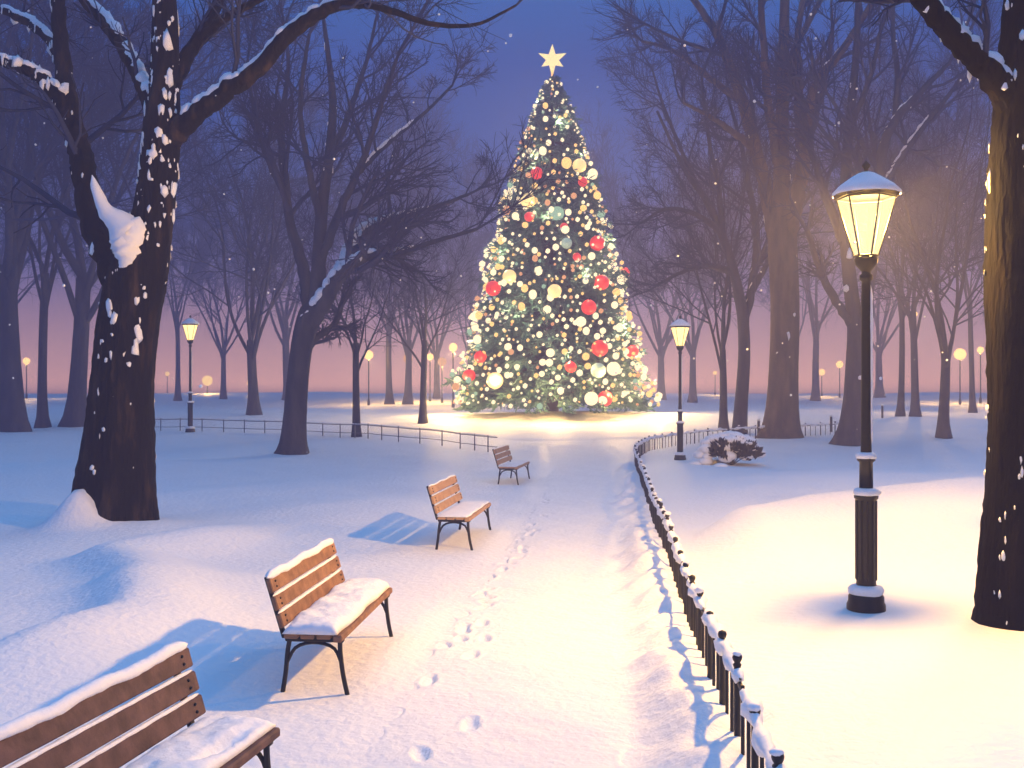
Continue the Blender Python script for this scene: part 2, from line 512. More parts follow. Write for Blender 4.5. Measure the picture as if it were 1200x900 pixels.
def px_limb(pts, base, y_off, mpp):
    """limb traced as (px, py, half-width px) -> local points and radii; y_off = (start, end) metres of depth"""
    n = len(pts); out = []; rr = []
    for i, (px, py, hw) in enumerate(pts):
        t = i / (n - 1)
        d = base[1] + y_off[0] + (y_off[1] - y_off[0]) * t
        s = d / F
        out.append(((px - CX) * s - base[0], d - base[1], H - (py - CY) * s - base[2])); rr.append(hw * s)
    return np.array(out), np.array(rr)


def hero_tree(name, label, base, trunk, limbs, bark, n1, n2, n3, l1, thin, seed, group=None, S=14, snow=(), snow_r=.8, flecks=0, rough=.07, crown_limbs=None, steep=(), rs=.55, heap=()):
    """trunk and limbs traced; snow = list of (limb index, t0, t1)"""
    r = np.random.default_rng(seed)
    root = empty(name, base); tag(root, label, 'tree', group)
    tr = MB(); LL = []
    for j, (pts, off) in enumerate([(trunk, (0, 0))] + list(limbs)):
        p, q = px_limb(pts, base, off, 0)
        if j == 0:
            p[0, 2] = -.25
        n = max(10, int(len(pts) * (12 if j == 0 else 6)))
        ln = smooth_line(np.column_stack([p, q]), n)
        ln[:, :3] += r.standard_normal((n, 3)) * (.10 * ln[:, 3:4]) * (0 if j == 0 else 1)
        LL.append((ln[:, :3], np.maximum(ln[:, 3], thin)))
        v, f = bark_tube(ln[:, :3], np.maximum(ln[:, 3], thin), S if j == 0 else max(7, S // 2), seed + j, rough, .16 if j == 0 else 0)
        tr.add(v, f)
    tk = tr.build('trunk', bark, root)
    cl = LL[1:] if crown_limbs is None else [LL[i + 1] for i in crown_limbs]
    mb, bl = twiggery(cl, r, n1, n2, n3, l1, thin, rs)
    mb.build('crown', M['twig'], root)
    for (j, t0, t1) in snow:
        sb = MB()
        p, q = LL[j + 1]
        n = len(p); i0, i1 = int(t0 * (n - 1)), int(t1 * (n - 1)) + 1
        if i1 - i0 < 4: continue
        m = (i1 - i0) * 3
        ln = smooth_line(np.column_stack([p[i0:i1], q[i0:i1]]), m)
        tdir = np.gradient(ln[:, :3], axis=0); tdir /= np.linalg.norm(tdir, axis=1, keepdims=True)
        upv = np.array([0, 0, 1.]) - tdir * tdir[:, 2:3]; upv /= np.linalg.norm(upv, axis=1, keepdims=True) + 1e-9
        w = (.72 + .12 * np.sin(np.arange(m) * .8 + j))[:, None]
        fl = np.clip((1.02 - np.abs(tdir[:, 2])) / .35, .05, 1) if j not in steep else 1.0
        sb.add(*snow_tube(ln[:, :3] + upv * ln[:, 3:4] * w, snow_r * ln[:, 3] * fl, 8))
        sb.build('branch_snow', M['snow_cap'], root)
    for hp in heap:                                                        # snow lodged in the fork
        p, q = px_limb(hp, base, (-.42, -.34), 0)
        ln = smooth_line(np.column_stack([p, q]), 26)
        sb = MB(); sb.add(*snow_tube(ln[:, :3], np.maximum(ln[:, 3], .02), 12, .20)); sb.build('branch_snow', M['snow_cap'], root)
    if flecks:
        C, Rr = [], []
        for _ in range(flecks):
            p, q = LL[0] if r.random() < .8 else LL[1 + r.integers(0, max(1, min(3, len(LL) - 1)))]
            i = r.integers(1, len(p) - 2); a_ = r.uniform(0, 2 * PI); w = r.random()
            c = p[i] * (1 - w) + p[i + 1] * w; rad = q[i] * (1 - w) + q[i + 1] * w
            C.append((c, a_, rad)); s = r.lognormal(math.log(.027 * base[1] / 14), .45); Rr.append((s * .30, s * r.uniform(.5, 1.1), s * r.uniform(.8, 2.6)))
        fb = MB()
        for (c, a_, rad), q3 in zip(C, Rr):
            v, f = blobs(np.zeros((1, 3)), np.array([q3]), 1, .26)
            v = v @ np.array([[math.cos(a_), math.sin(a_), 0], [-math.sin(a_), math.cos(a_), 0], [0, 0, 1.]]) + c + np.array((math.cos(a_), math.sin(a_), 0)) * rad * .99
            fb.add(v, f)
        tag(fb.build('bark_snow', M['snow_cap'], root), kind='stuff')
    return root


# big tree close on the left
bl = (-6.52, 17.05, -.08)
hero_tree('snowy_tree', 'large dark tree forking low, its black trunk speckled with snow, beyond the benches', bl,
          [(132, 640, 62), (136, 600, 47), (141, 520, 39), (145, 440, 34), (152, 370, 34), (163, 320, 33), (178, 260, 25), (186, 200, 23), (190, 150, 22), (193, 95, 17), (194, 40, 15), (192, -20, 12), (188, -90, 9)],
          [([(146, 350, 22), (132, 315, 17), (112, 270, 15), (101, 215, 14), (93, 175, 13), (84, 135, 11), (76, 90, 10), (70, 40, 9), (68, -10, 8), (70, -70, 6)], (0, 1.2)),
           ([(90, 160, 11), (72, 125, 9), (52, 96, 8), (30, 80, 7), (0, 70, 6), (-50, 45, 5)], (.7, .2)),
           ([(76, 85, 8), (62, 52, 6), (40, 30, 6), (12, 16, 5), (-30, 0, 4)], (.9, 2.2)),
           ([(183, 135, 13), (168, 100, 9), (150, 65, 8), (128, 32, 8), (100, 0, 7), (80, -30, 6)], (0, 1.6)),
           ([(196, 165, 17), (222, 142, 12), (258, 112, 11), (300, 82, 9.5), (338, 42, 8.5), (380, 12, 7), (420, 4, 5.5), (462, 14, 4), (510, 29, 3), (560, 28, 2), (605, 6, 1.4)], (0, -2.0)),
           ([(200, 100, 11), (222, 62, 8), (242, 30, 7), (258, -5, 6), (262, -40, 5)], (0, 1.0)),
           ([(228, 52, 6), (262, 22, 5), (300, 2, 4), (350, -25, 3)], (.4, -.8))],
          M['bark_near'], 5, 5, 4, .34, .005, 3, S=26, rough=.10,
          snow=[(1, .12, .98), (2, .3, .85), (3, .10, .48), (3, .52, .9), (4, .10, .62)], snow_r=.74, flecks=640, steep=(3,), rs=.32, heap=[[(108, 205, 3), (114, 226, 6), (124, 246, 9), (140, 262, 15), (152, 278, 20), (158, 268, 14), (164, 254, 8)], [(140, 272, 10), (148, 288, 17), (150, 305, 12), (147, 324, 5)]])

# tree that closes the picture on the right
br = (4.80, 9.60, -.06)
hero_tree('snowy_tree', 'massive dark trunk speckled with snow standing beside the tall near lamp', br,
          [(1207, 765, 66), (1208, 735, 59), (1210, 660, 56), (1213, 560, 54), (1212, 450, 52), (1212, 330, 54), (1212, 220, 52), (1214, 120, 46), (1220, 10, 40), (1226, -110, 34), (1230, -240, 26)],
          [([(1205, 150, 30), (1178, 108, 18), (1152, 80, 14), (1126, 52, 13), (1098, 20, 12), (1072, -12, 11), (1040, -60, 9), (1000, -110, 6)], (0, -.5)),
           ([(1225, 40, 24), (1260, -40, 18), (1310, -140, 12), (1330, -260, 8)], (0, .8)),
           ([(1226, -80, 20), (1180, -190, 14), (1150, -300, 8)], (0, 1.6))],
          M['bark_dark'], 4, 4, 4, .3, .004, 5, S=30, rough=.10, snow=[(0, .16, .9)], snow_r=.70, flecks=640, rs=.3)

# tree in the middle distance on the left lawn
bm_ = at(344, 531); bm_ = (bm_[0], bm_[1], gz(bm_[0], bm_[1]) - .05)
hero_tree('bare_tree', 'dark bare elm with spreading snow topped limbs on the lawn beyond the benches', bm_,
          [(343, 540, 22), (345, 515, 15), (349, 450, 13), (355, 400, 13), (364, 370, 14), (372, 352, 11), (374, 300, 8), (378, 240, 7), (386, 180, 5.5), (390, 120, 4.5), (384, 60, 3), (378, 15, 2)],
          [([(360, 385, 12), (382, 350, 9), (404, 320, 8), (428, 302, 6), (468, 297, 4.5), (500, 286, 3), (560, 268, 1.8)], (0, -2.5)),
           ([(392, 338, 8), (408, 300, 7), (424, 274, 6), (452, 259, 5), (500, 246, 3), (548, 228, 1.8)], (-.4, 2.0)),
           ([(366, 372, 10), (356, 320, 7.5), (342, 270, 6), (334, 215, 5), (330, 150, 4), (338, 80, 2.5), (334, 30, 1.6)], (0, 1.8)),
           ([(374, 310, 6), (398, 250, 5), (424, 190, 4), (448, 120, 3), (468, 60, 2)], (0, -1.6)),
           ([(376, 260, 5), (360, 190, 4), (352, 120, 3), (362, 40, 2)], (0, -3)),
           ([(386, 190, 4.5), (410, 130, 3.5), (430, 70, 2.5), (440, 25, 1.6)], (0, 2.5)),
           ([(412, 210, 4), (452, 170, 3), (500, 130, 2), (530, 100, 1.4)], (-.8, 1.5)),
           ([(354, 420, 6), (366, 400, 5), (392, 380, 4), (402, 350, 3)], (0, 1.5)),
           ([(338, 240, 4.5), (312, 180, 3.5), (296, 120, 2.5), (290, 70, 1.6)], (.8, -1.2))],
          M['bark'], 7, 8, 8, .44, .011, 11, S=14, snow=[(0, .04, .80), (1, .06, .85), (6, .1, .6)], snow_r=.85, flecks=24, steep=(0, 1))

# the great trunk right of the path
bg = at(915, 512); bg = (bg[0], bg[1], gz(bg[0], bg[1]) - .1)
hero_tree('bare_tree', 'thick brown trunked elm with upright limbs rising behind the snowy shrub', bg,
          [(914, 522, 30), (915, 500, 21), (917, 450, 17), (919, 370, 16), (918, 320, 16), (916, 280, 16), (916, 240, 11), (916, 160, 8), (918, 70, 6.5), (920, -20, 5), (922, -100, 3.5)],
          [([(910, 285, 11), (903, 250, 9), (892, 200, 8), (876, 140, 7), (850, 62, 5.5), (822, 12, 4), (780, -40, 3)], (0, 2)),
           ([(922, 285, 11), (932, 240, 9), (944, 175, 7.5), (955, 105, 6), (985, 62, 4.5), (1012, 20, 3.5), (1040, -30, 2.5)], (0, -2)),
           ([(938, 200, 6), (936, 120, 5), (934, 50, 4), (944, -20, 3)], (-.5, 1.5)),
           ([(912, 190, 6), (900, 120, 5), (894, 40, 4), (890, -40, 3)], (0, -2)),
           ([(870, 120, 4.5), (830, 90, 3.5), (790, 60, 2.5), (752, 48, 1.6)], (1.1, 3)),
           ([(918, 120, 5), (930, 60, 4), (962, 0, 3), (990, -60, 2)], (0, 3)),
           ([(885, 175, 5), (866, 160, 4), (838, 140, 3), (800, 120, 1.6)], (.9, -2))],
          M['bark_brown'], 7, 8, 8, .40, .011, 17, S=18, snow=[(0, .12, .4), (1, .55, .92)], snow_r=.5, flecks=30)

# slim tree beside it
bs = at(868, 509); bs = (bs[0], bs[1], gz(bs[0], bs[1]) - .05)
hero_tree('bare_tree', 'slim leaning tree with a wide fan of branches behind the shrub', bs,
          [(866, 512, 10), (868, 480, 8), (872, 420, 7), (871, 375, 6.5), (866, 345, 6), (858, 310, 5), (846, 275, 4.5), (828, 235, 4), (806, 205, 3), (788, 170, 2), (770, 130, 1.5)],
          [([(872, 380, 6), (882, 330, 5), (886, 280, 4), (878, 220, 3.5), (866, 160, 2.5), (852, 110, 1.6)], (0, 1.5)),
           ([(842, 268, 4), (812, 250, 3), (780, 245, 2), (750, 262, 1.3)], (0, -1.5)),
           ([(860, 320, 4.5), (832, 312, 3.5), (802, 318, 2.5), (768, 335, 1.4)], (0, 1.2)),
           ([(846, 275, 4), (842, 220, 3), (830, 160, 2.2), (822, 90, 1.5)], (0, -2)),
           ([(822, 228, 3), (800, 180, 2.4), (776, 120, 1.7), (764, 80, 1.2)], (0, 2)),
           ([(876, 350, 4), (898, 310, 3.2), (910, 260, 2.4), (918, 210, 1.6)], (.2, 2))],
          M['bark'], 8, 8, 8, .55, .010, 23, S=10, snow=[(0, .1, .5)], snow_r=.5, flecks=0)

# leaning tree behind the near lamp
bk = at(998, 520); bk = (bk[0], bk[1], gz(bk[0], bk[1]) - .05)
hero_tree('bare_tree', 'grey leaning trunk that splits in two right behind the near lamp', bk,
          [(994, 528, 24), (997, 505, 16), (1001, 470, 13), (1004, 430, 13), (1002, 380, 9), (996, 330, 8), (990, 260, 7), (992, 190, 6), (998, 120, 5), (1004, 50, 4), (1006, -30, 3)],
          [([(1006, 435, 10), (1014, 380, 8), (1020, 310, 7), (1027, 240, 6.5), (1034, 180, 6), (1050, 140, 5), (1078, 108, 4), (1112, 74, 2.5)], (0, -1.5)),
           ([(1030, 232, 5), (1052, 190, 4.5), (1080, 150, 4), (1116, 106, 2.5)], (-.8, 1.2)),
           ([(994, 300, 6), (972, 240, 5), (952, 180, 4), (938, 110, 3)], (0, 2)),
           ([(998, 380, 5), (978, 350, 5), (962, 320, 4), (946, 270, 3)], (0, -1.5)),
           ([(1048, 145, 4), (1052, 90, 3.5), (1046, 30, 2.5), (1050, -20, 2)], (-.9, 1)),
           ([(996, 150, 4), (1020, 90, 3), (1034, 30, 2.2), (1060, -20, 1.6)], (0, -2))],
          M['bark'], 7, 7, 5, .42, .010, 29, S=12, snow=[(0, .4, .85), (1, .1, .8)], snow_r=.5, flecks=12)


# free-grown trees of the background: a handful of meshes, each tree its own object with its own trunk and crown
def grown_mesh(name, seed, height, r0, fork, nl, slim, n1, n2, n3, l1, thin, bark):
    r = np.random.default_rng(seed)
    nt = 10
    z = np.linspace(-.3, fork, nt); p = np.stack([.05 * height * .2 * np.sin(z * .25 + seed), .05 * height * .2 * np.cos(z * .2 + seed * 2), z], 1); p[:, :2] -= p[0, :2]
    q = r0 * (1 + .55 * np.exp(-(z + .3) / (.5 + r0))) * np.linspace(1, .78, nt)
    tr = MB(); tr.add(*bark_tube(p, q, 12, seed, .06, .35))
    limbs = []
    for k in range(nl):
        a_ = 2 * PI * k / nl + r.uniform(-.4, .4)
        t0 = 1 - (.0 if k < 2 else r.uniform(0, .3))
        i = min(nt - 1, int(t0 * (nt - 1)))
        tilt = r.uniform(.25, .75) * slim if k else .08
        L = (height - z[i]) * r.uniform(.72, 1.0) * (1 if k else 1.0)
        d = np.array([math.sin(tilt) * math.cos(a_), math.sin(tilt) * math.sin(a_), math.cos(tilt)])
        ln = lines_from(p[i][None], d[None], np.array([L]), 9, .11, .045, r)[0]
        ln = smooth_line(ln, 18); qq = q[i] * (.62 if k < 2 else .45) * np.linspace(1, .12, 18)
        limbs.append((ln, qq)); tr.add(*bark_tube(ln, qq, 6, seed + k, .06))
    mb, bl_ = twiggery(limbs, r, n1, n2, n3, l1, thin)
    tmp = empty('bare_tree', (0, 0, 0))
    tr.build('trunk', bark, tmp); mb.build('crown', M['twig'], tmp)
    sb = MB()
    for ln, qq in limbs[:5]:
        m = 20; l2 = smooth_line(np.column_stack([ln[2:11], qq[2:11]]), m)
        sb.add(*snow_tube(l2[:, :3] + np.array([0, 0, 1.]) * l2[:, 3:4] * .8, .5 * l2[:, 3], 6))
    sb.build('branch_snow', M['snow_cap'], tmp)
    return tmp


PROTO = {
    'tall': grown_mesh('tall', 41, 23.5, .40, 7.0, 7, .85, 8, 8, 8, .42, .016, M['bark']),
    'tall2': grown_mesh('tall2', 47, 23, .34, 8.5, 6, .75, 8, 8, 8, .44, .016, M['bark']),
    'mid': grown_mesh('mid', 53, 17, .29, 4.2, 6, .9, 8, 8, 8, .46, .014, M['bark']),
    'small': grown_mesh('small', 59, 9, .16, 4.0, 5, 1.0, 7, 6, 5, .5, .010, M['bark']),
    'round': grown_mesh('round', 61, 20, .36, 4.5, 8, 1.05, 8, 8, 8, .42, .020, M['bark']),
}
used = set()


def place_tree(kind, px, py, rz, sc, label, group=None, d=None, sx=1.0):
    if d is None:
        x, y, z = at(px, py)
    else:
        y = d; x = (px - CX) / F * d; z = gz(x, y)
    o = PROTO[kind] if kind not in used else copy_tree(PROTO[kind])
    used.add(kind)
    o.location = (x, y, z - .05); o.rotation_euler = (0, 0, rz); o.scale = (sc * sx, sc * sx, sc)
    for k in ('group',):
        if k in o.keys(): del o[k]
    tag(o, label, 'tree', group)
    return o


G1 = 'bare trees around the park lawns'
place_tree('tall', 18, 506, .3, 1.05, 'stout bare tree at the frame edge, first of the row beyond the speckled trunk', G1, sx=1.15)
place_tree('tall2', 50, 501, 1.9, .85, 'thin bare tree between two stouter ones on the far lawn', G1, sx=.75)
place_tree('tall', 88, 499, 2.7, 1.0, 'broad violet grey tree just beside the speckled near trunk', G1, sx=1.05)
place_tree('mid', 298, 486, .8, 1.0, 'pale forked tree between the far lamp post and the dark elm', G1)
place_tree('small', 418, 512, 2.0, .95, 'slender small tree just behind the dark elm by the low wire fence', G1)
place_tree('small', 495, 496, 4.2, 1.0, 'slender small tree standing nearest the Christmas tree on lit snow', G1, sx=1.05)
place_tree('tall2', 457, 474, .9, .9, 'dark far trunk between the two slender small trees', G1, sx=.9)
place_tree('mid', 848, 505, 5.2, .85, 'thinnest trunk beside the path lamp, behind the fence curve', G1, sx=.7)
place_tree('tall2', 1055, 488, 3.3, .78, 'straight thin tree just past the near lamp post', G1, sx=.62)
place_tree('tall', 1073, 488, 4.4, .8, 'straight grey tree, second of a close pair just past the near lamp', G1, sx=.62)
place_tree('mid', 1105, 513, 2.4, .82, 'grey tree with a low fork on the lawn between lamp and speckled trunk', G1, sx=.9)
place_tree('tall2', 1140, 484, 5.0, .8, 'thin tree close beside the massive speckled trunk at the frame', G1, sx=.6)

G2 = 'far bare trees forming the wood behind the lawns'
far = []
rr = random.Random(5)
for (px, d, kind, sc, sx) in [(-60, 66, 'tall', 1.0, .9), (208, 96, 'tall2', 1.0, .7), (262, 104, 'round', 1.1, .7), (338, 98, 'tall', 1.08, .9), 
                               (478, 86, 'mid', 1.3, .8), (512, 98, 'round', 1.0, .8), (552, 104, 'mid', 1.25, .75), (-20, 84, 'round', 1.2, .8), (160, 124, 'tall', 1.15, .8),
                               (775, 98, 'round', 1.15, .85), (812, 84, 'round', 1.05, .75), (956, 96, 'tall', 1.08, .75), (1030, 106, 'round', 1.3, .8), 
                               (1165, 96, 'tall2', 1.1, .7), (1230, 84, 'round', 1.2, .8), (925, 122, 'mid', 1.6, .8)]:
    place_tree(kind, px, None, rr.uniform(0, 6.28), sc, 'bare violet grey tree of the far wood beyond the lawns', G2, d=d, sx=sx)


# ------------------------------------------------------------------ Christmas tree
TX, TY = float(TREE[0]), float(TREE[1]); TZ = gz(TX, TY)
SC = TY / F
TOPZ = H - (92 - CY) * SC - TZ                                            # local height of the leader
PROF = [(488, 115), (470, 113), (440, 105), (400, 94), (360, 84), (320, 76), (280, 66), (240, 55), (200, 44), (160, 32), (130, 22), (105, 11), (90, 5)]
pz = np.array([H - (y - CY) * SC - TZ for y, _ in PROF]); pr = np.array([w * SC for _, w in PROF])


def cone_r(z):
    return np.interp(z, pz, pr)


xt = empty('christmas_tree', (TX, TY, TZ))
tag(xt, 'tall lit Christmas tree covered in glowing lights at the end of the path', 'christmas tree')
tb = MB(); zz = np.linspace(-.3, TOPZ + .1, 14)
tb.add(*bark_tube(np.stack([zz * 0, zz * 0, zz], 1), np.linspace(.34, .03, 14), 10, 1, .05)); tb.build('trunk', M['fir_wood'], xt)
r = np.random.default_rng(99)
fb = MB()
NB = 1700
u = r.random(NB); zb = .25 + (TOPZ - .1) * (1 - np.sqrt(1 - u * .998)); zb[:130] = TOPZ * r.uniform(.80, 1.0, 130) ; az = r.uniform(0, 2 * PI, NB)
rb = cone_r(zb) * r.uniform(.80, 1.06, NB) * (1 + .07 * np.sin(az * 5 + zb * 2.2)) * (1.05 - .13 * ((zb * .62 + .12 * np.sin(az * 3)) % 1.0))
p0 = np.stack([np.cos(az) * rb * .12, np.sin(az) * rb * .12, zb + rb * .22], 1)
tip = np.stack([np.cos(az) * rb, np.sin(az) * rb, zb - rb * .06], 1)
tip[:, 2] = np.maximum(tip[:, 2], .12)
Kb = 5; t = np.linspace(0, 1, Kb)[None, :, None]
PB = p0[:, None] * (1 - t) + tip[:, None] * t; PB[:, :, 2] += (t[:, :, 0] * (1 - t[:, :, 0])) * rb[:, None] * .12
bt = MB(); bt.add(*tubes(PB, np.linspace(.035, .01, Kb)[None].repeat(NB, 0), 3)); bt.build('branch', M['fir_wood'], xt)
# needle sprays along each bough, denser to its outer half
NS = 26
tt = 1 - (r.random((NB, NS)) ** 1.4) * .62
base = PB[:, 0][:, None] * (1 - tt[..., None]) + PB[:, -1][:, None] * tt[..., None]
out = (tip - p0); out /= np.linalg.norm(out, axis=1, keepdims=True)
dirs = out[:, None] * .9 + r.standard_normal((NB, NS, 3)) * .62; dirs[..., 2] -= .05
dirs /= np.linalg.norm(dirs, axis=2, keepdims=True)
ln = r.uniform(.20, .46, (NB, NS)) * np.clip(.45 + rb / 3.2, .45, 1.15)[:, None]
b0 = base.reshape(-1, 3) + r.standard_normal((NB * NS, 3)) * .05; d0 = dirs.reshape(-1, 3); l0 = ln.reshape(-1)
PN = np.stack([b0, b0 + d0 * (l0 * .5)[:, None], b0 + d0 * l0[:, None]], 1); PN[..., 2] = np.maximum(PN[..., 2], .03)
fb.add(*tubes(PN, np.stack([np.full(len(l0), .018), .042 * np.ones(len(l0)), np.full(len(l0), .006)], 1), 3))
fb.build('needles', M['needles'], xt)

ii = r.choice(np.arange(130, NB), 260, replace=False)                       # a little snow caught on the boughs
tq = r.uniform(.72, .98, 260)[:, None]
cs = PB[ii, 0] * (1 - tq) + PB[ii, -1] * tq + np.array((0, 0, .10)); rs_ = r.uniform(.06, .15, 260)
m = MB(); m.add(*blobs(cs, np.stack([rs_, rs_, rs_ * .45], 1), 1, .15)); tag(m.build('bough_snow', M['snow_cap'], xt), kind='stuff')

# the lights: a string of bulbs hung all round the tree
sl = empty('string_lights', (TX, TY, TZ))
tag(sl, 'string of cream, gold and peach bulbs wound around the Christmas tree', 'string lights')
NBULB = 1650
cand = []
tries = 0
while len(cand) < NBULB and tries < 90000:
    tries += 1
    z = .35 + (TOPZ - .35) * (1 - math.sqrt(1 - r.random() * .999)) if len(cand) > 330 else TOPZ * (r.uniform(.86, .995) if len(cand) < 45 else .36 + .64 * (1 - math.sqrt(r.random()))); a_ = r.uniform(0, 2 * PI); q = float(cone_r(z)) * r.uniform(1.0, 1.08) * (1 + .05 * math.sin(a_ * 5 + z * 2.2))
    p = (math.cos(a_) * q, math.sin(a_) * q, z)
    s = min(.26, max(.06, random.lognormvariate(math.log(.108), .40)))
    if z > TOPZ * .8: s *= .8
    if all((p[0] - c[0][0]) ** 2 + (p[1] - c[0][1]) ** 2 + (p[2] - c[0][2]) ** 2 > ((s + c[1]) * 1.25) ** 2 for c in cand):
        cand.append((p, s, r.choice(4, p=(.60, .25, .10, .05))))
cand.sort(key=lambda c: -c[1] - (10 if c[0][1] < -.2 * float(cone_r(c[0][2])) else 0))
BM = [M['b_cream'], M['b_gold'], M['b_peach'], M['b_mint']]
V2, F2 = ico(2)
for (p, s, k) in cand[:100]:
    b = MB(); b.add(V2 * s * np.array((1, 1, random.uniform(.95, 1.2))) * 1.0 + np.array(p), F2); b.build('bulb', BM[k], sl)
b = MB()
for (p, s, k) in cand[100:]:
    b.add(ico(1)[0] * s + np.array(p), ico(1)[1], k)
tag(b.build('bulb', BM, sl), kind='stuff')


# balls: each one is hung separately
def bauble(px, py, rad_px, material, name, label, cat):
    x = (px - CX) / F * TY - TX; z = H - (py - CY) * SC - TZ
    q = float(cone_r(z)) * 1.07
    y = -math.sqrt(max(q * q - x * x, 0)) if abs(x) < q else 0.0
    s = (TY + y) / F
    o = empty(name, ((px - CX) * s, TY + y, H - (py - CY) * s)); tag(o, label, cat, 'balls hung on the Christmas tree')
    R = rad_px * s * .82
    b = MB(); b.add(ico(3)[0] * R, ico(3)[1]); b.build('ball', material, o)
    c = MB(); c.add(*lathe([(R * .01, R * 1.22), (R * .22, R * 1.2), (R * .25, R * .9), (R * .2, R * .85)], 10)); c.build('cap', M['b_gold'] if False else M['iron'], o)
    return o


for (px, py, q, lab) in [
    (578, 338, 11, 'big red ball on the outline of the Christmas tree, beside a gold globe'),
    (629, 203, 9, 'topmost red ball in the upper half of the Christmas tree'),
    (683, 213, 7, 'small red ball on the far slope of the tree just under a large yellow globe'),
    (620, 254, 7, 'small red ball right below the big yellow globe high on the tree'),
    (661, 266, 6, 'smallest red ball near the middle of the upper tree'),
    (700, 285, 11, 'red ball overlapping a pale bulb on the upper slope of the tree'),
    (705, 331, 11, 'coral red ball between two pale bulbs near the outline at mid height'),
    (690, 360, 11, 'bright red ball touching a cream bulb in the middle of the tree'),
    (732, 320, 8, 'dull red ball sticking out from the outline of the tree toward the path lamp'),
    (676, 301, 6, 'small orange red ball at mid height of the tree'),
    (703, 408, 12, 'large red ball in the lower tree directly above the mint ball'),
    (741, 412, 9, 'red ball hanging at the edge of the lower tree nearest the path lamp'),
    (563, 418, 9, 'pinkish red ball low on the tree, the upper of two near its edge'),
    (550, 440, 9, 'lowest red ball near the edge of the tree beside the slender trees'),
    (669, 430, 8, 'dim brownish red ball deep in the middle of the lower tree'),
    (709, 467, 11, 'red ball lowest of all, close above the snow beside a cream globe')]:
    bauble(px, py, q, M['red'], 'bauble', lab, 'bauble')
for (px, py, q, k, lab) in [
    (619, 235, 11, 'o_cream', 'big yellow globe high on the tree above a small red ball'),
    (653, 250, 10, 'b_mint', 'dusky olive globe in the centre of the upper tree'),
    (679, 194, 10, 'o_cream', 'large yellow globe highest on the slope above a small red ball'),
    (597, 324, 10, 'o_cream', 'gold globe right above the big red ball on the outline'),
    (650, 341, 10, 'o_cream', 'yellow globe in the very centre of the tree'),
    (580, 446, 12, 'o_cream', 'largest yellow globe, low on the tree near the slender trees'),
    (719, 432, 10, 'b_cream', 'cream oval globe beside the mint ball'),
    (701, 434, 11, 'o_mint', 'mint green ball in the lower tree'),
    (693, 467, 10, 'b_cream', 'cream globe touching the lowest red ball near the snow'),
    (664, 285, 8, 'o_mint', 'small grey green ball in the middle of the upper tree')]:
    bauble(px, py, q, M[k], 'globe_ornament', lab, 'globe')

# star
so = empty('star_topper', (TX, TY, TZ + TOPZ - .1)); tag(so, 'glowing six pointed yellow star on top of the Christmas tree', 'star')
cz = H - (70 - CY) * SC - (TZ + TOPZ - .1)
ang = [90, 25, -32, -90, -148, 155]; lens = [.80, .80, .66, .90, .66, .80]
V = [(0, -.16, cz), (0, .16, cz)]; n6 = 6; ring = []
for k in range(6):
    a0 = math.radians(ang[k]); V.append((math.cos(a0) * lens[k], 0, cz + math.sin(a0) * lens[k]))
    a1 = math.radians(ang[k] - 30); V.append((math.cos(a1) * .33, 0, cz + math.sin(a1) * .33))
Fs = []
for k in range(12):
    i, j = 2 + k, 2 + (k + 1) % 12
    Fs += [(0, i, j), (1, j, i)]
b = MB(); b.add(np.array(V), Fs); b.build('star', M['star'], so, smooth=False)
b = MB(); b.add(*lathe([(.06, -.5), (.07, .1), (.05, cz - .3)], 8)); b.build('stem', M['b_gold'], so)


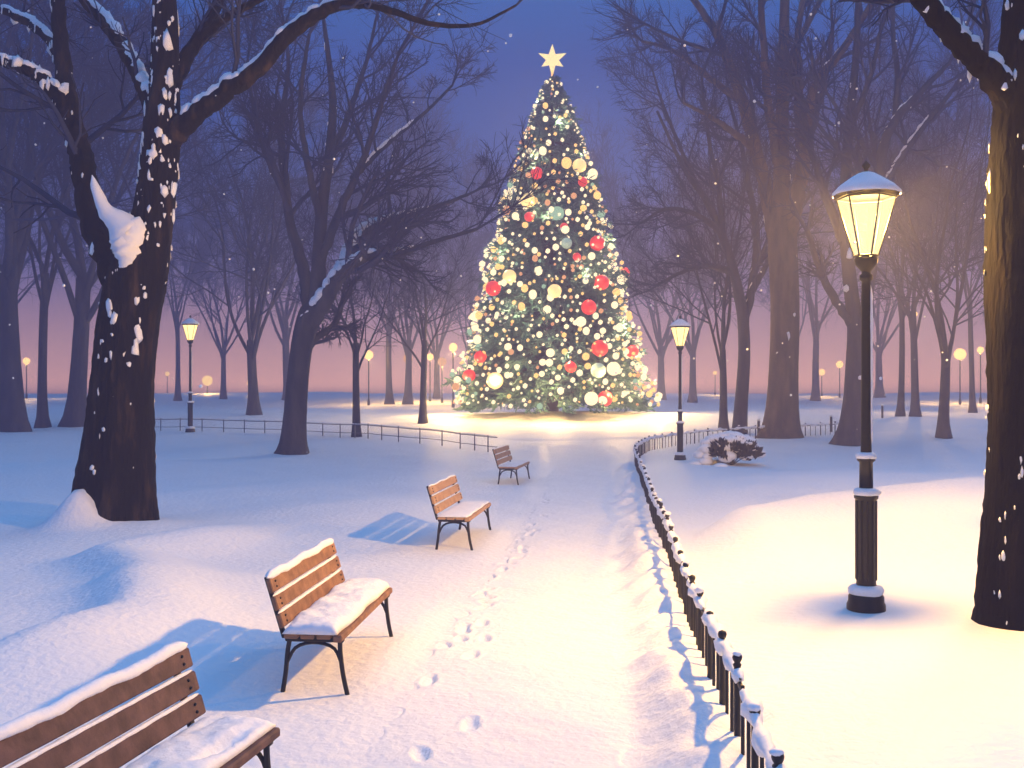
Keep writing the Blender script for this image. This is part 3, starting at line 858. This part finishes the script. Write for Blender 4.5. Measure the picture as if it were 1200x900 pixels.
# ------------------------------------------------------------------ park lamps
def lantern_lamp(loc, rz=0.0, fine=True):
    root = empty('street_lamp', loc, rz)
    n = 20 if fine else 12
    ir = M['iron'] if fine else M['iron_far']
    b = MB(); b.add(*lathe([(.19, -.2), (.19, .05), (.175, .08), (.175, .13), (.155, .16), (.125, .19), (.115, .24)], n)); b.build('base', ir, root)
    b = MB(); b.add(*lathe([(.100, .2), (.095, .3), (.095, 1.10), (.118, 1.12), (.118, 1.16), (.09, 1.19), (.068, 1.22), (.065, 1.48), (.09, 1.50), (.09, 1.53), (.06, 1.56)], n))
    if fine:                                                              # fluting on the column
        for k in range(10):
            a_ = 2 * PI * k / 10
            b.add(*tubes(np.array([[(math.cos(a_) * .095, math.sin(a_) * .095, z) for z in (.3, .7, 1.1)]]), np.full((1, 3), .013), 6))
    b.build('column', ir, root)
    b = MB(); b.add(*lathe([(.055, 1.54), (.05, 1.8), (.045, 3.2), (.043, 3.30), (.065, 3.32), (.065, 3.36), (.045, 3.38), (.045, 3.42)], n)); b.build('post', ir, root)
    b = MB(); b.add(*lathe([(.045, 3.40), (.07, 3.43), (.105, 3.47), (.118, 3.53), (.10, 3.55), (.02, 3.555)], n)); b.build('cup', ir, root)
    la = MB()
    S6 = 6; zb_, zt_, rb_, rt_ = 3.56, 4.14, .115, .285
    ring = lambda rad, z: [(math.cos(2 * PI * (k + .5) / S6) * rad, math.sin(2 * PI * (k + .5) / S6) * rad, z) for k in range(S6)]
    A_, B_ = ring(rb_, zb_), ring(rt_, zt_)
    for k in range(S6):                                                   # corner bars
        la.add(*tubes(np.array([[A_[k], B_[k]]]), np.full((1, 2), .009), 5))
    for R_ in (A_, B_):
        la.add(*tubes(np.array([R_ + [R_[0]]]), np.full((1, 7), .012), 5))
    lo = la.build('lantern', ir, root)
    gb = MB(); g1, g2 = ring(rb_ - .004, zb_), ring(rt_ - .004, zt_)
    gb.add(np.array(g1 + g2), [(k, (k + 1) % 6, 6 + (k + 1) % 6, 6 + k) for k in range(6)])
    gb.build('glass', M['glass'] if fine else M['glass_far'], lo, smooth=False)
    b = MB(); e1, e2, e3 = ring(.315, 4.145), ring(.32, 4.18), ring(.05, 4.36)
    b.add(np.array(e1 + e2 + e3), [(k, (k + 1) % 6, 6 + (k + 1) % 6, 6 + k) for k in range(6)] + [(6 + k, 6 + (k + 1) % 6, 12 + (k + 1) % 6, 12 + k) for k in range(6)] + [tuple(range(12, 18))])
    ro = b.build('roof', ir, lo, smooth=False)
    b = MB(); b.add(*lathe([(.03, 4.35), (.045, 4.38), (.02, 4.41), (.02, 4.43), (.04, 4.455), (.042, 4.475), (.02, 4.50), (.002, 4.52)], 12)); b.build('finial', ir, lo)
    # snow lying on it
    b = MB(); b.add(*lathe([(.33, 4.172), (.335, 4.20), (.27, 4.265), (.17, 4.335), (.09, 4.385), (.048, 4.40), (.03, 4.37)], 18, lump=.018, seed=2)); b.build('roof_snow', M['snow_cap'], lo)
    for (z, rad, hh, sd) in ((1.165, .13, .055, 1), (1.53, .095, .05, 3), (.17, .165, .075, 5)):
        inner = {1.165: .07, 1.53: .05, .17: .1}[z]
        b = MB(); b.add(*lathe([(inner, z - .015), (rad, z - .012), (rad * 1.06, z + hh * .35), (rad * .92, z + hh * .8), (rad * .75, z + hh), (inner, z + hh * 1.05)], 16, lump=.05, seed=sd))
        b.build('collar_snow', M['snow_cap'], root)
    b = MB()                                                              # snow blown on to one side of the post
    zl = np.linspace(1.6, 3.28, 26)
    b.add(*snow_tube(np.stack([.035 + 0 * zl, -.012 + 0 * zl, zl], 1), .029 + 0 * zl, 8, .14)); b.build('post_snow', M['snow_cap'], root)
    return root


lx_, ly_, lz_ = at(1015, 714)
near = lantern_lamp((lx_, ly_, lz_), .12, True)
tag(near, 'tall black lamp post with glowing snow capped lantern nearest of the lamps', 'street lamp', 'lantern lamps in the park')
mx, my, mz = at(797, 539)
mid = lantern_lamp((mx, my, mz), .4, False); mid.scale = (1.0, 1.0, 1.0)
tag(mid, 'dark lamp post with lit lantern standing at the curve of the fence', 'street lamp', 'lantern lamps in the park')
fx_, fy_, fz_ = at(223, 507)
hx_, hy_ = 8.3, 15.3; hz_ = gz(hx_, hy_)  # added lamp, unseen behind the trunk, put in to warm the right bank
added_lamp = copy_tree(near); added_lamp.location = (hx_, hy_, hz_); added_lamp.rotation_euler = (0, 0, .6)
tag(added_lamp, 'added lamp post with lit lantern, unseen behind the massive speckled trunk', 'street lamp', 'lantern lamps in the park')
farl = copy_tree(mid); farl.location = (fx_, fy_, fz_); farl.rotation_euler = (0, 0, .9); farl.scale = (1.08, 1.08, 1.08)
tag(farl, 'lamp post with lit lantern by the wire fence, seen past the speckled trunk', 'street lamp', 'lantern lamps in the park')

GLOBES = []
GB = 'small globe lamps along the far paths'
for (px, py, d, rad, k, lab) in [(31, 423, 96, .42, 'globe_far', 'globe lamp between the first two trees of the far lawn'),
                                 (196, 438, 150, .42, 'globe_far', 'faint globe lamp between the speckled trunk and the far lantern post'),
                                 (243, 446, 130, .85, 'globe_far', 'broad orange globe lamp low beside the far lantern post'),
                                 (293, 449, 120, .5, 'globe_far', 'globe lamp half hidden by the pale forked tree'),
                                 (432, 416, 84, .50, 'globe_far', 'bright globe lamp just beside the slender tree behind the elm'),
                                 (478, 420, 90, .55, 'globe_peach', 'dull peach globe lamp between the dark far trunk and a slender tree'),
                                 (504, 418, 92, .40, 'globe_far', 'small pale globe lamp touching the slender tree nearest the Christmas tree'),
                                 (518, 424, 88, .50, 'globe_peach', 'dull peach globe lamp closest to the Christmas tree'),
                                 (531, 407, 74, .40, 'globe_far', 'pale globe lamp standing free at the edge of the Christmas tree'),
                                 (963, 436, 120, .5, 'globe_far', 'globe lamp beside the thick brown trunk'),
                                 (984, 427, 110, .5, 'globe_far', 'golden globe lamp against the leaning trunk'),
                                 (1072, 368, 60, .2, 'globe_far', 'highest globe lamp, small and white, past the near lamp'),
                                 (1125, 415, 84, .62, 'globe_far', 'large bright globe lamp between the low forked tree and speckled trunk'),
                                 (1149, 410, 86, .36, 'globe_far', 'small globe lamp tight beside the massive speckled trunk'),
                                 (838, 437, 130, .34, 'globe_far', 'tiny orange globe lamp beside the thinnest trunk')]:
    rad *= .78; x = (px - CX) / F * d; zc = H - (py - CY) / F * d; z0 = gz(x, d)
    GLOBES.append((x, d, zc, rad))
    o = empty('globe_lamp', (x, d, z0)); tag(o, lab, 'globe lamp', GB)
    b = MB(); b.add(*lathe([(.12, -.2), (.11, .4), (.06, .5), (.05, zc - z0 - rad * .9), (.1, zc - z0 - rad * .8)], 8)); b.build('post', M['iron_far'], o)
    b = MB(); b.add(ico(2)[0] * rad + np.array((0, 0, zc - z0)), ico(2)[1]); b.build('globe', M[k], o)


# ------------------------------------------------------------------ benches
def bench_parts(wood, seat_snow, back_snow, seed, L=1.9, melt=0.0):
    """local: length along Y, faces +X, origin on the ground under its middle"""
    r = np.random.default_rng(seed)
    root = empty('park_bench', (0, 0, 0))
    tilt = math.radians(17); bx0, bz0 = -.245, .43                         # foot of the back
    bdir = np.array((-math.sin(tilt), 0, math.cos(tilt))); bn = np.array((math.cos(tilt), 0, math.sin(tilt)))
    Rm = np.array([[bn[0], 0, bdir[0]], [0, 1, 0], [bn[2], 0, bdir[2]]])
    for k, c in enumerate((.115, .255, .395)):
        v, f = box(0, 0, 0, .038, L, .112, .012)
        v = np.array(v)
        m = MB(); m.add(v @ Rm.T + np.array((bx0, 0, bz0)) + bdir * c + bn * .03, f); m.build('back_board', wood, root, smooth=False)
    for k, xx in enumerate((-.165, -.035, .095, .205)):
        v, f = box(xx, 0, .43 - (.012 if k == 3 else 0), .112 if k < 3 else .075, L, .036 if k < 3 else .055, .01)
        m = MB(); m.add(v, f); m.build('seat_board', wood, root, smooth=False)
    for s in (-1, 1):
        y = s * (L / 2 - .10)
        m = MB()
        arch = lambda pts, rad: m.add(*tubes(np.array([smooth_line([(a_, y, c_) for a_, c_ in pts], 14)]), np.full((1, 14), rad), 8))
        arch([(-.20, .40), (-.22, .28), (-.235, .12), (-.26, -.04)], .019)
        arch([(.20, .40), (.205, .28), (.225, .12), (.26, -.04)], .019)
        arch([(-.225, .20), (-.15, .325), (0, .365), (.15, .325), (.215, .20)], .014)
        v, f = box(0, y, .392, .47, .045, .040, .008); m.add(v, f)
        v = np.array(box(0, 0, 0, .03, .05, .50, .008)[0]); m.add(v @ Rm.T + np.array((bx0, y, bz0)) + bdir * .22 - bn * .008, box(0, 0, 0, .03, .05, .5, .008)[1])
        bc = [np.array((bx0, y, bz0)) + bdir * c + bn * .050 + bdir * o_ for c in (.115, .255, .395) for o_ in (-.022, .022)]
        m.add(*blobs(bc, np.full(6, .011), 1, 0))
        m.build('end_frame', M['iron'], root, smooth=False)
    if seat_snow:
        nx_, ny_ = 22, 84
        m = MB(); X, Y = np.meshgrid(np.linspace(-1, 1, nx_), np.linspace(-1, 1, ny_))
        lim = .225 + .012 * wob(Y * 1.0, X * 0, .25, seed)
        edge_ = np.clip(1 - np.abs(X) ** 5, 0, 1) ** .5 * np.clip(1 - np.abs(Y) ** 22, 0, 1) ** .5
        top = .452 + seat_snow * edge_ * (1 + .24 * wob(X * .25, Y, .22, seed) + .10 * wob(X * .3, Y, .09, seed + 1) + .05 * r.standard_normal(X.shape))
        if melt:                                                          # boards show through where it has thinned
            hole = sst(.15, .75, wob(X * .9, Y * .55, .30, 1.3)) * np.exp(-((Y - .35) / .45) ** 2) * np.clip(1.3 - np.abs(X), 0, 1)
            top = top - melt * hole
        Vt = np.stack([X * lim - .012, Y * (L / 2 + .01), top], -1).reshape(-1, 3)
        Vb = np.stack([X * lim * .97 - .012, Y * (L / 2 - .01), np.full_like(X, .4495)], -1).reshape(-1, 3)
        a_ = (np.arange(ny_ - 1)[:, None] * nx_ + np.arange(nx_ - 1)[None]).ravel(); N = nx_ * ny_
        fs = [np.stack([a_, a_ + 1, a_ + nx_ + 1, a_ + nx_], 1), np.stack([a_, a_ + nx_, a_ + nx_ + 1, a_ + 1], 1) + N]
        rim = list(range(nx_)) + [i * nx_ + nx_ - 1 for i in range(1, ny_)] + [(ny_ - 1) * nx_ + i for i in range(nx_ - 2, -1, -1)] + [i * nx_ for i in range(ny_ - 2, 0, -1)]
        fs.append(np.array([(rim[i], rim[(i + 1) % len(rim)] + 0, rim[(i + 1) % len(rim)] + N, rim[i] + N) for i in range(len(rim))])[:, ::-1])
        m.add(np.concatenate([Vt, Vb]), np.concatenate(fs)); m.build('seat_snow', M['snow_cap'], root)
    if back_snow:
        m = MB(); yl = np.linspace(-L / 2 - .01, L / 2 + .01, 46)
        top = np.array((bx0, 0, bz0)) + bdir * .455 + bn * .03
        m.add(*snow_tube(np.stack([top[0] + 0 * yl, yl, top[2] + back_snow * .45 + .008 * np.sin(yl * 9 + seed)], 1), back_snow + 0 * yl, 10, .16))
        for c in (.171, .311):
            q = np.array((bx0, 0, bz0)) + bdir * c + bn * .03
            m.add(*snow_tube(np.stack([q[0] + 0 * yl, yl * .985, q[2] + .006 + 0 * yl], 1), back_snow * .42 + 0 * yl, 8, .2))
        m.build('back_snow', M['snow_cap'], root)
    return root


def set_bench(o, x, y, rz, sc, label):
    o.location = (x, y, gz(x, y) + .0); o.rotation_euler = (0, 0, rz); o.scale = (sc, sc, sc)
    tag(o, label, 'bench', 'benches along the path')


def bench_at(front_far, rz, L, sc):
    """centre of a bench from the ground point under the far front corner of its seat"""
    c, s = math.cos(rz), math.sin(rz)
    lx2, ly2 = .235 * sc, L / 2 * sc
    return front_far[0] - (lx2 * c - ly2 * s), front_far[1] - (lx2 * s + ly2 * c)


b0_ = bench_parts(M['wood_red'], .06, .034, 1, melt=.11)
x, y = bench_at((-1.33, 5.86), -.20, 1.9, 1.0); set_bench(b0_, x, y, -.20, 1.0, 'dark red brown bench closest to us, cut off by the frame')
b1_ = bench_parts(M['wood_orange'], .085, .036, 2)
set_bench(b1_, -1.47, 8.88, -.09, 1.0, 'orange brown bench with thick snow on its seat, all of it in view')
b2_ = bench_parts(M['wood_pale'], .022, .014, 3)
set_bench(b2_, -.72, 15.75, -.14, 1.02, 'pale tan bench with thin snow, the second smallest')
b3_ = bench_parts(M['wood_pale'], .008, .010, 4)
set_bench(b3_, .06, 25.6, -.18, .98, 'smallest and farthest pale bench, near where the path opens')


# ------------------------------------------------------------------ fences
def arclen(pts, step, n=600):
    ln = smooth_line(pts, n); s = np.concatenate([[0], np.cumsum(np.linalg.norm(np.diff(ln, axis=0), axis=1))])
    q = np.arange(0, s[-1], step)
    return np.stack([np.interp(q, s, ln[:, k]) for k in range(ln.shape[1])], 1)


fr = empty('iron_fence', (FENCE[1][0], FENCE[1][1], 0)); O = np.array((FENCE[1][0], FENCE[1][1], 0.))
tag(fr, 'low black iron fence capped with snow running along the path', 'fence')
pts = arclen(FENCE[1:], .80)
nb = 0; pick_rest = MB()
HT = .46
for i, (x, y) in enumerate(pts):
    z = gz(x, y) - O[2]; p = np.array((x, y, 0)) - O
    m = MB(); m.add(*lathe([(.022, -.25), (.022, HT - .02), (.029, HT), (.018, HT + .012), (.029, HT + .03), (.033, HT + .046), (.027, HT + .066), (.004, HT + .076)], 10))
    m.v = [v + p + np.array((0, 0, z)) for v in m.v]; m.build('post', M['iron'], fr)
    if i < len(pts) - 1:
        for w in (.33, .66):
            q = pts[i] * (1 - w) + pts[i + 1] * w
            zq = gz(q[0], q[1]); pp = np.array((q[0], q[1], 0)) - O
            tgt = MB() if nb < 60 else pick_rest
            v, f = lathe([(.0125, -.2), (.0125, HT - .04)], 6); tgt.add(v + pp + np.array((0, 0, zq)), f)
            if nb < 60: tgt.build('picket', M['iron'], fr)
            nb += 1
tag(pick_rest.build('picket', M['iron'], fr), kind='stuff')
fine_ = arclen(FENCE[1:], .16)
gzz = ground(fine_[:, 0], fine_[:, 1]); kz = np.ones(9) / 9; gs = np.convolve(np.pad(gzz, 4, 'edge'), kz, 'valid')
rail = np.column_stack([fine_ - O[:2], gs + HT - .05])
m = MB(); m.add(*tubes(rail[None], np.full((1, len(rail)), .017), 6)); m.build('rail', M['iron'], fr)
m = MB()
fine2 = arclen(np.column_stack([fine_ - O[:2], gs + HT - .05]), .05, 2400)
i = 0
while i < len(fine2) - 12:                                                # broken rolls of snow along the rail
    n = random.randint(14, 44); seg = fine2[i:i + n].copy()
    if len(seg) > 6:
        seg[:, 2] += .026 + .012 * np.sin(np.arange(len(seg)) * .5 + i)
        m.add(*snow_tube(seg, .044 + .017 * np.sin(np.arange(len(seg)) * .7 + i) + 0 * seg[:, 0], 9, .3))
    i += n + random.randint(-1, 4)
m.build('rail_snow', M['snow_cap'], fr)
for i, (x, y) in enumerate(pts):
    if random.random() < .55: continue
    q = random.uniform(.7, 1.25)
    m = MB(); m.add(*blobs([(x - O[0] + random.uniform(-.01, .025), y - O[1], gz(x, y) + HT + .068)], np.array([(.040 * q, .040 * q, .026 * q * random.uniform(.8, 1.3))]), 2, .07)); m.build('snow_cap', M['snow_cap'], fr)

# wire fence across the left lawn
fw_pts = [at(*q)[:2] for q in ((150, 505), (200, 506), (260, 507), (330, 509), (400, 513), (460, 517), (530, 524), (586, 531))]
O2 = np.array((*fw_pts[0], 0.))
fw = empty('wire_fence', tuple(O2)); tag(fw, 'thin dark wire fence with two rails along the far edge of the lawn', 'fence')
pp_ = arclen(np.array(fw_pts), .95)
for (x, y) in pp_:
    m = MB(); v, f = lathe([(.022, -.2), (.022, .56), (.004, .59)], 6); m.add(v + np.array((x, y, gz(x, y))) - O2, f); m.build('post', M['wire'], fw)
pf = arclen(np.array(fw_pts), .4); zf = ground(pf[:, 0], pf[:, 1])
for hgt, rad in ((.52, .016), (.20, .012)):
    m = MB(); m.add(*tubes(np.column_stack([pf - O2[:2], zf + hgt])[None], np.full((1, len(pf)), rad), 5)); m.build('rail', M['wire'], fw)
m = MB(); m.add(*snow_tube(np.column_stack([pf - O2[:2], zf + .555]), np.full(len(pf), .016), 6, .3)); m.build('rail_snow', M['snow_cap'], fw)

# remains of a fence on the right lawn
for (px, py, lab) in ((889, 512, 'short dark stake beside the thick brown trunk'), (974, 506, 'short dark stake just before the leaning trunk'), (1034, 490, 'short dark stake just past the near lamp post')):
    x, y, z = at(px, py)
    o = empty('fence_stake', (x, y, z)); tag(o, lab, 'stake', 'stakes standing in the snow')
    m = MB(); m.add(*lathe([(.06, -.2), (.055, .62), (.03, .66), (.004, .665)], 8)); m.build('post', M['iron_far'], o)
    m = MB(); m.add(*blobs([(0, 0, .68)], np.array([(.08, .08, .05)]), 2, .05)); m.build('snow_cap', M['snow_cap'], o)

# ------------------------------------------------------------------ shrub under snow
x, y, z = at(857, 545)
sh = empty('evergreen_shrub', (x, y, z)); tag(sh, 'rounded dark evergreen shrub half buried in snow by the fence', 'shrub')
r = np.random.default_rng(4)
m = MB(); CT = []
for k in range(30):                                                       # tufts leaning outwards
    a_ = r.uniform(0, 2 * PI); w = r.uniform(.25, .95)
    c = np.array((math.cos(a_) * .78 * w, math.sin(a_) * .55 * w - .08, .10 + .50 * math.sqrt(1 - w * w) * r.uniform(.5, 1.0)))
    n = 44; lean = np.array((math.cos(a_) * w * .8, math.sin(a_) * w * .8, .75)); lean /= np.linalg.norm(lean)
    b0 = c + r.standard_normal((n, 3)) * .055
    d0 = lean + r.standard_normal((n, 3)) * .42; d0 /= np.linalg.norm(d0, axis=1, keepdims=True); l0 = r.uniform(.10, .24, n)
    m.add(*tubes(np.stack([b0, b0 + d0 * (l0 * .5)[:, None], b0 + d0 * l0[:, None]], 1), np.tile(np.array([[.010, .034, .004]]), (n, 1)), 4)); CT.append(c)
m.build('foliage', M['shrub'], sh)
st = lines_from(np.zeros((16, 3)), spread(np.tile(np.array([[0, 0, 1.]]), (16, 1)), r.uniform(.2, 1.2, 16), r.uniform(0, 6.28, 16)), np.full(16, .62), 5, .12, 0, r)
m = MB(); m.add(*tubes(st, np.tile(np.linspace(.022, .006, 5)[None], (16, 1)), 5)); m.build('stem', M['bark'], sh)
C = []; Rr = []
for k in range(120):                                                      # snow heaped over the back and lodged in the tufts
    a_ = r.uniform(0, 2 * PI); w = math.sqrt(r.random())
    cx_, cy_ = math.cos(a_) * w * .92, math.sin(a_) * w * .55 + .34
    zt_ = .80 * math.sqrt(max(0, 1 - w * w)) + .04
    s_ = r.uniform(.12, .24); C.append((cx_, cy_, zt_)); Rr.append((s_, s_, s_ * .6))
for c in CT[::5]:
    s_ = r.uniform(.05, .10); C.append(c + np.array((r.uniform(-.08, .08), -.05, .14))); Rr.append((s_, s_, s_ * .7))
for k in range(9):                                                        # drift round its foot
    a_ = r.uniform(0, 2 * PI); s_ = r.uniform(.14, .28); C.append((math.cos(a_) * 1.0, math.sin(a_) * .78, .0)); Rr.append((s_, s_, s_ * .5))
m = MB(); m.add(*blobs(C, np.array(Rr), 2, .03)); m.build('snow_cap', M['snow_cap'], sh)

# ------------------------------------------------------------------ falling snow
r = np.random.default_rng(12)
N = 150
dd = r.uniform(5, 26, N); C = np.stack([(r.uniform(-60, 1260, N) - CX) / F * dd, dd, H + r.uniform(-20, 450, N) / F * dd], 1)
m = MB(); m.add(*blobs(C, r.uniform(.006, .017, N) * np.clip(dd / 12, .7, 1.6), 1, .15))
tag(m.build('snowflakes', M['snow_cap']), 'loose white snowflakes drifting through the dark air', 'snowflakes', kind='stuff')

# ------------------------------------------------------------------ air
hz = MB(); hv, hf = box(0, 74, 13.6, 540, 172, 31, .5); hz.add(hv, hf)
ho = hz.build('haze', bpy.data.materials.new('haze'), smooth=False); tag(ho, 'thin violet evening haze between the trees', 'haze', kind='stuff')
hm = ho.data.materials[0]; hm.use_nodes = True; nt = hm.node_tree; nt.nodes.clear()
o = nt.nodes.new('ShaderNodeOutputMaterial'); pv = nt.nodes.new('ShaderNodeVolumePrincipled')
pv.inputs['Density'].default_value = .0092; pv.inputs['Color'].default_value = (.42, .44, .82, 1); pv.inputs['Anisotropy'].default_value = .0
nt.links.new(pv.outputs[0], o.inputs['Volume'])


# ------------------------------------------------------------------ light
def lamp_light(name, loc, power, colour, rad, smooth=0.0):
    l = bpy.data.lights.new(name, 'POINT'); l.energy = power; l.color = colour; l.shadow_soft_size = rad
    if smooth:
        l.use_nodes = True; nt = l.node_tree; e = nt.nodes['Emission']
        f = nt.nodes.new('ShaderNodeLightFalloff'); f.inputs['Strength'].default_value = 1.0; f.inputs['Smooth'].default_value = .05
        q = nt.nodes.new('ShaderNodeMath'); q.operation = 'MULTIPLY_ADD'; q.inputs[1].default_value = smooth   # big bright lantern: part of its light fades slower
        nt.links.new(f.outputs['Linear'], q.inputs[0]); nt.links.new(f.outputs['Quadratic'], q.inputs[2]); nt.links.new(q.outputs[0], e.inputs['Strength'])
    o = bpy.data.objects.new(name, l); o.location = loc; col.objects.link(o)
    return o


WARM = (1.0, .56, .13)
lamp_light('lantern_light', (lx_, ly_, lz_ + 3.95), 1600, WARM, .10, .19)
lamp_light('lantern_light', (hx_, hy_, hz_ + 3.95), 1100, WARM, .10, .05)  # light of the added unseen lamp on the right
lamp_light('lantern_light', (mx, my, mz + 4.0), 2600, WARM, .12)
lamp_light('lantern_light', (fx_, fy_, fz_ + 4.0 * 1.08), 2600, WARM, .12)
for (x, y, z, rad) in GLOBES:
    lamp_light('globe_light', (x, y, z - rad - .12), 2600, WARM, .1)
for k in range(12):                                                       # the lowest bulbs of the string on the tree
    a_ = 2 * PI * k / 12
    lamp_light('bulb_light', (TX + math.cos(a_) * 5.6, TY + math.sin(a_) * 5.6, TZ + 1.0 + .3 * (k % 3)), 620, (1.0, .60, .20), .1)
for k in range(26):                                                       # and some of those higher up
    z_ = 2.0 + (TOPZ - 2.6) * (k / 26) ** 1.15; a_ = 2.4 * k; q_ = float(cone_r(z_)) * 1.07
    lamp_light('bulb_light', (TX + math.cos(a_) * q_, TY + math.sin(a_) * q_, TZ + z_), 300, (1.0, .72, .36), .1)

SUN_EL, SUN_AZ = 38.0, 42.0                                               # moon behind the trees on the right
sd = Vector((math.sin(math.radians(SUN_AZ)) * math.cos(math.radians(SUN_EL)), math.cos(math.radians(SUN_AZ)) * math.cos(math.radians(SUN_EL)), math.sin(math.radians(SUN_EL))))
sl_ = bpy.data.lights.new('moon', 'SUN'); sl_.energy = .6; sl_.angle = math.radians(14); sl_.color = (.50, .66, 1.0)
so_ = bpy.data.objects.new('moon', sl_); so_.rotation_euler = sd.to_track_quat('Z', 'Y').to_euler(); so_.location = (20, 30, 40); col.objects.link(so_)

w = bpy.data.worlds.new('World'); scene.world = w; w.use_nodes = True
nt = w.node_tree; nt.nodes.clear()
wo = nt.nodes.new('ShaderNodeOutputWorld'); bgd = nt.nodes.new('ShaderNodeBackground')
sky = nt.nodes.new('ShaderNodeTexSky'); sky.sky_type = 'NISHITA'; sky.sun_disc = False
sky.sun_elevation = math.radians(SUN_EL); sky.sun_rotation = math.radians(SUN_AZ)
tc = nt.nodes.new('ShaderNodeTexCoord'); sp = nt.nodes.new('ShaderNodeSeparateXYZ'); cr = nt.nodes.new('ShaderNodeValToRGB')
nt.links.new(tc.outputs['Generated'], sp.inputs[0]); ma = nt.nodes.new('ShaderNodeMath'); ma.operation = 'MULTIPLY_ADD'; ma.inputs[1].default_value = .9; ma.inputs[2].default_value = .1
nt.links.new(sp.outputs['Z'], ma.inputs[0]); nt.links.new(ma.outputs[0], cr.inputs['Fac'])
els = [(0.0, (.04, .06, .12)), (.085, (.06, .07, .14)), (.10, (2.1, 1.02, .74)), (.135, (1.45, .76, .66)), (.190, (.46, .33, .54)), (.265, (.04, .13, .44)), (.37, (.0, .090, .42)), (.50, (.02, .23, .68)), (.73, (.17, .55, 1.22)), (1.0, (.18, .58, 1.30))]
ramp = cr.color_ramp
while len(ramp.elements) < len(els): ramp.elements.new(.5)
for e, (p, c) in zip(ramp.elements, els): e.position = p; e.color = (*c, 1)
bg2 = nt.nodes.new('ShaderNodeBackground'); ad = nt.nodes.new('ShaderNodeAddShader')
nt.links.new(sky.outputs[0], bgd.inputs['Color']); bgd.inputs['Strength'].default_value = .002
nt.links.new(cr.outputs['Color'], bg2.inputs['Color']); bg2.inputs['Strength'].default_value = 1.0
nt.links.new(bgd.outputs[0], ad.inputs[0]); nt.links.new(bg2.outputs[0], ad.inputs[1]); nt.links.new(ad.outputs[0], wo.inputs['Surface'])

# ------------------------------------------------------------------ camera
cam = bpy.data.cameras.new('Camera'); cam.lens = 36; cam.sensor_width = 36; cam.clip_end = 2000; cam.clip_start = .05
co = bpy.data.objects.new('Camera', cam); co.location = (0, 0, H); co.rotation_euler = (PI / 2, 0, 0); col.objects.link(co)
scene.camera = co
scene.view_settings.view_transform = 'Standard'; scene.view_settings.look = 'None'; scene.view_settings.exposure = 0.0; scene.view_settings.gamma = 1.0
scene.cycles.use_denoising = True
scene.cycles.max_bounces = 5; scene.cycles.diffuse_bounces = 3; scene.cycles.volume_bounces = 0; scene.cycles.transparent_max_bounces = 8
scene.cycles.caustics_reflective = False; scene.cycles.caustics_refractive = False
